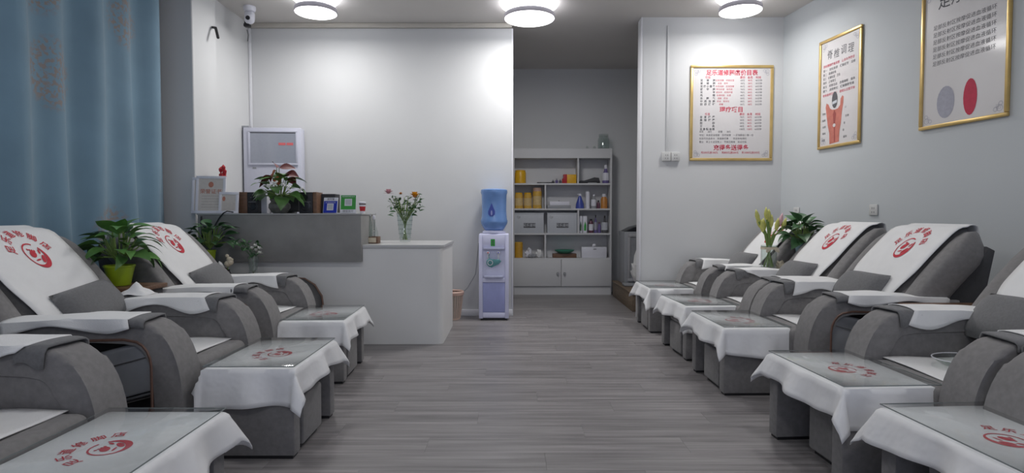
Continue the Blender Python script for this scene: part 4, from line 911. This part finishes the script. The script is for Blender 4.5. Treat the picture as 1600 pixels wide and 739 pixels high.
def armchair(x, y, side, desc, short, pillow=0, bo=0):
    rz = 0 if side < 0 else PI
    t = thing('massage_armchair', 'grey fabric pedicure armchair, ' + desc, 'armchair', (x, y, 0), rz, GCH)
    for s in (-1, 1):
        a = part('arm', AM['arm'], t, (0, s*.32, 0), (1, -s, 1))
        # local -y of the arm mesh is its outer side
        for k in ('side_panel', 'recess_panel', 'piping', 'seat_shell', 'chrome_rail', 'chrome_trim', 'arm_cap'): 
            c = part(k, AM[k], a)
            if k == 'arm_cap': sol(c, .006)
            if k == 'seat_shell': c['label'] = 'glossy plastic wrapped grey shell'
    for k in ('seat', 'seat_base', 'backrest', 'back_shell'): part(k, AM[k], t, (bo if k[:4] == 'back' else 0, 0, 0))
    for k in ('side_bolster_a', 'side_bolster_b'): part('side_bolster', AM[k], t, (bo, 0, 0))
    Mw = Matrix.Translation((x, y, 0)) @ RZ(rz)
    def free(name, me, label, cat, loc=(0, 0, 0), rot=(0, 0, 0), scale=(1, 1, 1), grp=None, th=0):
        o = bpy.data.objects.new(name, me); C.objects.link(o); o.matrix_world = Mw @ Matrix.LocRotScale(Vector(loc), Euler(rot), Vector(scale)); tag(o, label, cat, grp)
        if th: sol(o, th)
        return o
    cv = free('backrest_cover', COV, 'white backrest cover with red emblem, on ' + short, 'cover', (bo, 0, 0), grp='white backrest covers', th=.004)
    pr = bpy.data.objects.new('emblem_print', LOGOB); C.objects.link(pr); pr.parent = cv; pr['label'] = 'red printed foot emblem with arc of characters'
    free('seat_cloth', SEATC, 'white cloth lying on the seat of ' + short, 'cloth', grp='white seat cloths', th=.003)
    for s in (-1, 1):
        far = (s > 0) == (side < 0)
        free('arm_towel', TW[(int(abs(x*10)+y*7)+s) % 3], 'white towel over the %s arm of %s' % ('farther' if far else 'nearer', short), 'towel', (0, s*.32, 0), scale=(1, -s, 1), grp='white towels on the chair arms', th=.004)
    if pillow is not None: free('lumbar_pillow', PIL, 'grey woven lumbar pillow on ' + short, 'pillow', (-.555+bo, pillow-side*.075, .615), (R(4-side*3), R(-37), 0), (1, .95, .9), grp='grey lumbar pillows')
    return t
XR = 1.63
armchair(XR, 5.37, 1, 'farthest on the right, half hidden by the lilies', 'the far right armchair behind the lilies', -.04)
armchair(XR, 4.37, 1, 'second from back on the right, beside the blue pot', 'the second right armchair, beside the blue pot', .0)
armchair(XR, 3.55, 1, 'third from the back on the right', 'the third right armchair from the back', .0)
armchair(XR, 2.42, 1, 'fourth from the back on the right, cut by picture edge', 'the fourth right armchair from the back', .0)
armchair(XR, 1.58, 1, 'nearest to the camera on the right', 'the nearest right armchair', .0)
armchair(-1.47, 3.92, -1, 'farthest on the left, next to the counter', 'the far left armchair by the counter', .02, -.06)
armchair(-1.415, 2.84, -1, 'middle one on the left, before the lime pot', 'the middle left armchair', .02, -.17)
armchair(-1.415, 1.70, -1, 'nearest to the camera on the left', 'the nearest left armchair', .02)
tissue('tissue', 'crumpled white tissue on the arm of middle left chair', (P(212, 470, 3.16).x, 3.17, .635), .10, seed=4, tip=.035)
def foottray(x, y, label):
    t = thing('foot_tray', label, 'tray', (x, y, .425)); t.scale = (.72, .8, .6)
    one(lambda b: lathe(b, [(.0, .0), (.12, .002), (.165, .035), (.18, .052), (.175, .054), (.16, .036), (.118, .006), (0, .004)], 32, sx=1, sy=.75), 'tray_bowl', M_glass, t)
    one(lambda b: tube(b, [(.182*math.cos(a), .137*math.sin(a), .056) for a in [2*PI*k/32 for k in range(32)]], .0032, 6, closed=True), 'tray_rim', M_wplast, t)
foottray(-1.76, 2.84, 'clear oval foot tray on the middle left chair seat')
foottray(1.96, 2.46, 'clear oval foot tray on the fourth right chair seat')

# ------------------------------------------------------------------ footrest tables, cloths, glass, stools
GX, GY, TH = .40, .585, .405
def table_meshes():
    D = {}
    def keep(k, bm, m, sharp=35):
        o = finish(bm, k, m, sharp=sharp); D[k] = o.data; bpy.data.objects.remove(o)
    hx, hy = GX/2-.004, GY/2-.004
    bm = B(); box(bm, -hx, hx, -hy, hy, .345, TH-.006, bev=.01); keep('table_slab', bm, M_fab)
    bm = B(); box(bm, -hx, hx, -.036, .036, .014, .3445, bev=.006); keep('end_panel', bm, M_fab)
    bm = B(); box(bm, -hx+.01, hx-.01, -.03, .03, 0, .0138); keep('panel_foot', bm, M_black)
    bm = B(); box(bm, -hx, hx, -.03, -.006, .05, .34); keep('x', bm, M_fab)
    # stool
    bm = B(); box(bm, -.15, .15, -.13, .13, .02, .24, bev=.012, seg=3); keep('stool_body', bm, M_fab, 50)
    bm = B(); box(bm, -.152, .152, -.132, .132, .2405, .31, bev=.028, seg=4); keep('stool_cushion', bm, M_fab, 60)
    bm = B(); box(bm, -.13, .13, -.11, .11, .0, .0198); keep('stool_foot', bm, M_black)
    bm = B(); box(bm, -GX/2, GX/2, -GY/2, GY/2, 0, .006, bev=.0015); keep('glass', bm, M_sheet)
    bm = B(); a, b = GX/2, GY/2
    for q_ in ((-a-.001, a+.001, -b-.001, -b), (-a-.001, a+.001, b, b+.001), (-a-.001, -a, -b, b), (a, a+.001, -b, b)): box(bm, *q_, .001, .005)
    keep('glass_edge', bm, M_gedge)
    return D
TM = table_meshes()
def drape(seed, out, near, inn=.08, far=.14):
    random.seed(seed); ph = [random.uniform(0, 6.28) for _ in range(8)]; bm = B(); n, m_ = 34, 42
    hx, hy = GX/2+.002, GY/2+.002
    X0, X1, Y0, Y1 = -hx-inn, hx+out, -hy-near, hy+far
    def f(a, b):
        x = X0+(X1-X0)*a; y = Y0+(Y1-Y0)*b
        ox = max(0, x-hx)-max(0, -x-hx); oy = max(0, y-hy)-max(0, -y-hy); L = math.hypot(ox, oy)
        cx_, cy_ = max(-hx, min(hx, x)), max(-hy, min(hy, y))
        if L < 1e-6: return Vector((x, y, 0))
        corner = min(abs(ox), abs(oy))/L*1.41
        fl_ = .30+.18*corner if ox > 0 else .16+.2*corner
        along = y if abs(ox) > abs(oy) else x
        wv = .016*math.sin(17*along+ph[0])+.010*math.sin(31*along+ph[1])
        wv *= min(1, L/.12)*(1-corner*.6)
        r_ = .012; drop = L*math.sqrt(max(.2, 1-fl_*fl_)); 
        if L < r_: drop = L*L/r_*.6
        hor = fl_*L+wv
        z_ = -drop-.012*math.sin(9*along+ph[2])*min(1, L/.1)*(1-corner)
        return Vector((cx_+ox/L*max(.003, hor), cy_+oy/L*max(.003, hor), z_))
    grid(bm, n, m_, f)
    o = finish(bm, 'cloth', M_satin, sharp=75); me = o.data; bpy.data.objects.remove(o); return me
DR = [drape(s, .115, .16+.01*(s % 3)) for s in range(1, 9)]
bm = B(); logo(bm, lambda x, y: Vector((-y, x, 0)), .056); LOGOT = bpy.data.meshes.new('print'); bm.to_mesh(LOGOT); bm.free(); LOGOT.materials.append(M_red)
def footrest(x, y, side, k, desc, short, rz=0, lx=.03, stool=0):
    r0_ = (0 if side < 0 else PI)+rz
    t = thing('footrest_table', 'grey upholstered footrest table ' + desc, 'table', (x, y, 0), r0_, 'footrest tables')
    part('table_slab', TM['table_slab'], t)
    for s in (-1, 1):
        p = part('end_panel', TM['end_panel'], t, (0, s*(GY/2-.041), 0)); part('panel_foot', TM['panel_foot'], p)
    s_ = thing('small_stool', 'small grey padded stool tucked under ' + short, 'stool', (0, 0, 0), 0, 'stools under the footrest tables')
    M = T(x, y, 0) @ RZ(r0_); s_.matrix_world = M @ T(.045+stool, -.045 if side < 0 else .045, 0)
    for q_ in ('stool_body', 'stool_cushion', 'stool_foot'): part(q_, TM[q_], s_)
    fx_ = 1 if side < 0 else -1
    cl = bpy.data.objects.new('table_cloth', DR[k]); C.objects.link(cl)
    cl.matrix_world = M @ T(0, 0, TH-.004) @ Matrix.Diagonal((1, 1 if side < 0 else -1, 1, 1)); sol(cl, .003)
    tag(cl, 'white satin cloth with red emblem over ' + short, 'tablecloth', 'white cloths on the footrest tables')
    pr = bpy.data.objects.new('emblem_print', LOGOT); C.objects.link(pr); pr.parent = cl; pr.location = (lx, -.02, .0040); pr['label'] = 'red printed foot emblem with arc of characters'
    if side > 0: pr.scale = (1, -1, 1)
    gl = bpy.data.objects.new('glass_sheet', TM['glass']); C.objects.link(gl); gl.matrix_world = M @ T(0, 0, TH+.0055); tag(gl, 'clear glass sheet on ' + short, 'glass sheet', 'glass tops on the footrest tables')
    part('glass_edge', TM['glass_edge'], gl)
TX = 1.25+GX/2
footrest(TX, 5.49, 1, 0, 'farthest on the right, jutting into the corridor', 'the farthest right footrest')
footrest(TX+.01, 4.50, 1, 1, 'second from the back on the right', 'the second right footrest from the back', R(3))
footrest(TX, 3.68, 1, 2, 'third from the back on the right', 'the third right footrest from the back', R(1), stool=-.01)
footrest(TX+.02, 2.51, 1, 3, 'fourth from the back on the right', 'the fourth right footrest from the back', R(3), stool=-.08)
footrest(TX+.06, 1.72, 1, 4, 'nearest on the right, cut by the picture bottom', 'the nearest right footrest', R(3))
footrest(-1.075-GX/2, 3.91, -1, 5, 'farthest on the left, beside the counter', 'the farthest left footrest', R(2), stool=0)
footrest(-.955-GX/2, 2.79, -1, 6, 'middle one on the left', 'the middle left footrest', stool=0)
footrest(-.985-GX/2, 1.665, -1, 7, 'nearest on the left, cut by the picture bottom', 'the nearest left footrest', lx=.02)

# ------------------------------------------------------------------ curtain
def curtain(b):
    nu, nv = 110, 12
    def f(a, v):
        zz = .12+2.86*v; ye = 4.66+.15*(1-v); y = 1.25+(ye-1.25)*a
        w = 1-.35*v
        x = -2.84+.045*w*math.sin(21*y+.8*math.sin(2.3*y))+.025*math.sin(9*y+1.3*zz)*w
        return Vector((x, y, zz))
    grid(b, nu, nv, f)
cu = one(curtain, 'curtain', M_curt, solid=.004, sharp=80); tag(cu, 'long dusty blue curtain with faint tree print at the left window', 'curtain')
cr = one(lambda b: tube(b, [(-2.84, 1.1, 3.0), (-2.84, 4.72, 3.0)], .014, 10), 'curtain_rod', M_gplas); tag(cr, 'thin grey curtain rod under the ceiling by the left window', 'rod')

# ------------------------------------------------------------------ posters
M_list = [M_ink, M_inkr, M_inkg]
def corner_deco(bm, cx_, cy_, sx, sy, F, s=.03):
    for (a, b, r_) in ((1, 1, .8), (2.1, .8, .55), (.8, 2.1, .55)): addflat(bm, *ring2(cx_+sx*a*s, cy_+sy*b*s, r_*s, .12*s, 16), F, 2)
    for q_ in (0, .5): addflat(bm, *ring2(cx_+sx*(1.1+q_)*s, cy_+sy*(1.1+q_)*s, .45*s, .1*s, 4, PI/4, PI/4+2*PI), F, 2)
def poster(name, label, Mx, w, h, content, fwid=.028, bw=None):
    t = thing(name, label, 'poster'); t.matrix_world = Mx              # local x right, y up, z out of the wall
    bm = B()
    for a_ in ((-w/2, w/2, -h/2, -h/2+fwid), (-w/2, w/2, h/2-fwid, h/2), (-w/2, -w/2+fwid, -h/2+fwid, h/2-fwid), (w/2-fwid, w/2, -h/2+fwid, h/2-fwid)): box(bm, *a_, .002, .022, bev=.006)
    finish(bm, 'frame', M_gold, t)
    sh = bx('sheet', M_paper, t, -w/2+fwid-.002, w/2-fwid+.002, -h/2+fwid-.002, h/2-fwid+.002, .003, .010)
    bm = B(); F = lambda x, y: Vector((x, y, .0106))
    for sx in (-1, 1):
        for sy in (-1, 1): corner_deco(bm, sx*(w/2-fwid-.008), sy*(h/2-fwid-.008), -sx, -sy, F, .026)
    content(bm, F, w, h, t); me = finish(bm, 'printed_text', M_list, sh); me['kind'] = 'stuff'
def wallM(p, n_):                                  # matrix with z along wall normal n_, y up
    zc = Vector(n_).normalized(); yc = Vector((0, 0, 1)); xc = yc.cross(zc)
    return Matrix(((xc.x, yc.x, zc.x, p[0]), (xc.y, yc.y, zc.y, p[1]), (xc.z, yc.z, zc.z, p[2]), (0, 0, 0, 1)))
def pricelist(bm, F, w, h, t):
    # the sheet spans v 0 (top) to 1 (bottom)
    Y_ = lambda v: h/2-h*v
    X_ = lambda u: -w/2+w*u
    addtext(bm, '足乐道修脚店价目表', .060, 0, Y_(.082), F, 1, bold=.022, sx=.97)
    hd = [('项目', .21), ('原价', .63), ('会员', .72), ('时间', .82)]
    def row(v, name, mid, a, b, c, red=0):
        n_ = len(name)
        for i, ch in enumerate(name): addtext(bm, ch, .026, X_(.135+.15*(i/(n_-1))), Y_(v), F, 0, bold=.02)
        if mid: addtext(bm, mid, .021, X_(.36)+.5*len(mid)*.0105, Y_(v), F, 1, bold=.0)
        addtext(bm, a, .023, X_(.63), Y_(v), F, 0); addtext(bm, b, .023, X_(.72), Y_(v), F, 1); addtext(bm, c, .023, X_(.825), Y_(v), F, 0)
    for s, u in hd: addtext(bm, s, .027, X_(u), Y_(.130), F, 1, bold=.015)
    rows = [('足修脚', '足底按摩　修脚去茧', '68元', '48元', '40分钟'), ('单修脚', '去茧　修甲', '38元', '28元', '30分钟'), ('足疗小套餐', '中药泡脚　足底按摩', '88元', '68元', '60分钟'), ('嵌甲脚', '甲沟处理　去死皮', '78元', '58元', '40分钟'), ('灰甲', '修灰甲　药物护理', '78元', '58元', '40分钟'), ('鸡眼', '处理鸡眼　去茧', '68元', '48元', '30分钟'), ('去脚气', '泡脚　药浴', '58元', '38元', '30分钟'), ('中药泡脚', '药浴　草本包', '38元', '28元', '30分钟'), ('刮痧拔罐', '拔罐', '58元', '38元', '30分钟')]
    for k, (n_, m_, a, b, c) in enumerate(rows): row(.160+.0312*k, n_, m_, a, b, c)
    addtext(bm, '理疗项目', .058, 0, Y_(.466), F, 1, bold=.02, sx=1.05)
    for s, u in hd: addtext(bm, s, .027, X_(u), Y_(.513), F, 1, bold=.015)
    for k, n_ in enumerate(['全身按摩', '肩颈按摩', '刮痧', '艾灸', '全身精油推']): row(.543+.0315*k, n_, '', ['78元', '58元', '58元', '68元', '158元'][k], ['58元', '38元', '38元', '48元', '128元'][k], '60分钟')
    for k, s in enumerate(['采耳　　38元　　　拔罐　　28元', '地址：本店足浴修脚　足疗按摩　一次泡脚送小食一份', '本店可办会员卡　充值享优惠　　欢迎来电预约', '营业　早上十点至晚上　节假日照常　欢迎光临']):
        vs, _ = glyphs(s, .023); wd_ = max(v.x for v in vs)
        addtext(bm, s, .023, X_(.115)+wd_*min(1, (.78 if k else .38)*w/(2*wd_)), Y_(.700+.036*k-.004), F, 0, sx=min(1.0, (.78 if k else .38)*w/(2*wd_)))
    addtext(bm, '充得多送得多', .060, 0, Y_(.865), F, 1, bold=.02, sx=1.0)
    for k, s in enumerate(['充500元送100元', '充800元送200元', '充1000元送300元']): addtext(bm, s, .027, X_(.24+.25*k), Y_(.915), F, 1 if k != 9 else 0, sx=.92, bold=.008)
pa, pb_ = P(1080, 101, RY-.03), P(1207.5, 251, RY-.03)
w1 = pb_.x-pa.x; h1 = pa.z-pb_.z
poster('price_list_poster', 'gold framed price list poster with red headings above the far armchair', wallM(((pa.x+pb_.x)/2, RY, (pa.z+pb_.z)/2), (0, -1, 0)), w1, h1, pricelist)
NW = (-1, -.133, 0)
a_, b_ = PR(1283, 68), PR(1350, 36); c_, d_ = PR(1283, 235), PR(1348, 222)
top = (a_.z+b_.z)/2; bot = (c_.z+d_.z)/2; ctr = (a_+b_)/2
w2 = math.hypot(b_.x-a_.x, b_.y-a_.y)
def shape(pts, m_, t, z_=.0110, name='figure_print'):
    bm = B(); addflat(bm, pts, [tuple(range(len(pts)))], lambda x, y: Vector((x, y, z_))); bmesh.ops.triangulate(bm, faces=bm.faces); return finish(bm, name, m_, t)
def therapy(bm, F, w, h, t):
    Y_ = lambda v: h/2-h*v
    X_ = lambda u: -w/2+w*u
    for k, ch in enumerate('脊椎调理'): addtext(bm, ch, .088, X_(.26+.165*k), Y_(.155+(.01 if k % 2 else 0)), F, 0, bold=.0, sx=.85, ang=-.06)
    def line(v, u0, u1, mi, th=.004, words=None):
        addtext(bm, words, .026, X_((u0+u1)/2), Y_(v), F, mi, sx=(u1-u0)*w/(len(words)*.026), bold=.006)
    line(.245, .10, .84, 1, words='颈肩腰腿疼痛调理　让身体更舒适')
    for k, (s, u1) in enumerate((('第一　放松肩颈　缓解疲劳　活络', .86), ('第二　疏通经络', .42), ('第三　拔罐祛湿　艾灸', .52), ('第四　正骨复位', .42), ('第五　舒筋活血　改善睡眠　强体', .86), ('第六　调理脊柱　缓解腰酸背痛', .84))): line(.285+.037*k, .10, u1, 0, words=s)
    line(.512, .10, .86, 1, words='脊椎健康百病少　调理从这里开始')
    X = lambda u: X_(u); Yv = lambda v: Y_(v)
    torso = [(.36, 1-.035-.0), (.34, .86), (.31, .78), (.29, .70), (.24, .63), (.20, .615), (.20, .66), (.24, .74), (.28, .81), (.30, .88), (.32, .965)]
    body = [(.29, .964), (.28, .86), (.24, .79), (.21, .71), (.18, .62), (.20, .585), (.25, .60), (.29, .64), (.34, .655), (.42, .66), (.48, .655), (.53, .63), (.54, .575), (.58, .55), (.61, .565), (.605, .62), (.575, .70), (.56, .79), (.53, .86), (.52, .955)]
    shape([(X(u), Yv(v)) for u, v in body], M_skin, t, .0108)
    shape([(X(u), Yv(v)) for u, v in ((.40, .95), (.39, .80), (.36, .70), (.40, .66), (.44, .70), (.42, .80), (.43, .95))], M_skind, t, .0112, 'spine_shadow_print')
    hair = disc2(X(.40), Yv(.572), .036, .072, 20)
    shape(hair[0], M_ink, t, .0114, 'hair_print')
    shape([(X(.345), Yv(.585)), (X(.455), Yv(.575)), (X(.455), Yv(.60)), (X(.345), Yv(.61))], M_boxw, t, .0118, 'band_print')
    shape(disc2(X(.40), Yv(.80), .018, .016, 16)[0], M_paper, t, .0118, 'round_plaster_print')
    for k, (u, v, s) in enumerate(((.14, .68, '颈椎'), (.14, .74, '胸椎'), (.15, .80, '肩周'), (.15, .86, '腰椎'), (.14, .92, '尾椎'), (.66, .66, '心'), (.70, .74, '肝脾'), (.64, .80, '胃'), (.62, .86, '肾'), (.66, .92, '骶椎'))): addtext(bm, s, .022, X(u), Yv(v), F, 0)
poster('therapy_poster', 'gold framed spine therapy poster with a red figure on right wall', wallM((ctr.x, ctr.y, (top+bot)/2), NW), w2, top-bot, therapy, .026)
e_ = PR(1438.5, 205); yl = e_.y
w3 = .66; dirw = Vector((.133, -1, 0)).normalized(); c3 = Vector((e_.x, e_.y, 0))+dirw*(w3/2)
def third(bm, F, w, h, t):
    addtext(bm, '足疗养生', .10, 0, h*.36, F, 0, bold=.01)
    for k in range(6): addtext(bm, '足部反射区按摩促进血液循环', .036, 0, h*.20-k*.05, F, 0)
    shape(disc2(-w*.18, -h*.33, .07, .11, 20)[0], M_inkg, t, .0108, 'blue_figure_print'); shape(disc2(w*.10, -h*.33, .05, .12, 20)[0], M_inkr, t, .0112, 'red_figure_print')
poster('wellness_poster', 'gold framed poster cut off by the right picture edge', wallM((c3.x, c3.y, e_.z+.5), NW), w3, 1.0, third, .026)

# ------------------------------------------------------------------ sockets, conduits, security camera
def socket(label, Mx, double=False):
    t = thing('wall_socket', label, 'socket', grp if False else (0, 0, 0), 0, 'wall sockets'); t.matrix_world = Mx
    for k in range(2 if double else 1):
        dx_ = (k-.5)*.092 if double else 0
        p = bx('socket_plate', M_socket, t, dx_-.044, dx_+.044, -.044, .044, .001, .030 if double else .012, bev=.004)
        zz = .0305 if double else .0125
        bm = B(); box(bm, dx_-.012, dx_-.008, .006, .022, zz-.0003, zz+.0005); box(bm, dx_+.008, dx_+.012, .006, .022, zz-.0003, zz+.0005); box(bm, dx_-.014, dx_-.009, -.024, -.012, zz-.0003, zz+.0005); box(bm, dx_+.009, dx_+.014, -.024, -.012, zz-.0003, zz+.0005); finish(bm, 'socket_slots', M_ink, p)
sp = P(1047.5, 245, RY); socket('white double socket boxes at the end of the wall conduit', wallM((sp.x, RY, sp.z), (0, -1, 0)), True)
for u, v, l in ((1245.5, 331, 'single white socket on the right wall above the pale pot plant'), (1366, 328, 'single grey socket on right wall above the chair backs')):
    p = PR(u, v); socket(l, wallM(p, NW))
x_ = P(1043, 150, RY).x
o = one(lambda b: box(b, x_-.010, x_+.010, RY-.014, RY-.0005, sp.z+.045, P(1043, 40, RY).z, bev=.004), 'cable_conduit', M_wall); tag(o, 'thin white cable conduit running down to the double socket', 'conduit')
o = one(lambda b: box(b, -2.748, -2.722, WY-.03, WY-.002, 1.96, CEIL-.052, bev=.006), 'corner_conduit', M_base); tag(o, 'white pipe conduit in the left wall corner above the cabinet', 'conduit')
pc = P(390, 17, 5.6)
sc_ = thing('security_camera', 'white dome security camera under the ceiling in left corner', 'camera', (pc.x, 5.6, 0))
k_ = CEIL-.0005
one(lambda b: lathe(b, [(.055, k_), (.058, k_-.02), (.05, k_-.045), (.03, k_-.055)], 26), 'mount_base', M_wplast, sc_)
one(lambda b: box(b, -.045, .045, -.03, .03, k_-.13, k_-.05, bev=.02, seg=3), 'yoke', M_wplast, sc_)
hd_ = one(lambda b: bmesh.ops.create_uvsphere(b, u_segments=24, v_segments=14, radius=.048, matrix=T(.006, -.02, k_-.125)), 'camera_head', M_wplast, sc_)
one(lambda b: lathe(b, [(.02, .0), (.02, .008), (.014, .009), (0, .006)], 20, M=T(.012, -.064, k_-.128) @ Matrix.Rotation(PI/2, 4, 'X')), 'lens', M_blackg, hd_)
one(lambda b: box(b, -.05, .006, -.03, .02, k_-.195, k_-.165, bev=.006), 'black_base', M_black, sc_)
one(lambda b: tube(b, [(-.045, .0, k_-.165), (-.045, .0, k_-.13)], .008, 6), 'neck', M_black, sc_)
p0 = P(386, 47, 5.6); o = one(lambda b: tube(b, [p0, P(388, 55, 5.8), P(387, 64, 6.05)], .004, 6), 'camera_cable', M_black); tag(o, 'thin black cable hanging below the security camera', 'cable')
# wall fan bracket behind the pillar corner (black arm glimpsed under the ceiling)
wf_ = thing('wall_fan', 'black wall mounted fan high on the left wall near pillar', 'fan', (-2.72, 5.22, P(325, 60, 5.2).z))
bx('wall_bracket', M_black, wf_, -.029, -.005, -.05, .05, -.06, .10, bev=.006)
one(lambda b: tube(b, [(-.005, 0, .06), (.04, -.02, .10), (.10, -.06, .08), (.14, -.10, -.02)], .012, 8), 'arm', M_black, wf_)
one(lambda b: lathe(b, [(.02, 0), (.04, .01), (.045, .06), (.03, .09)], 18, M=T(-.01, -.08, -.02) @ Matrix.Rotation(PI/2, 4, 'X')), 'motor_housing', M_black, wf_)
print('objects', len(bpy.data.objects))
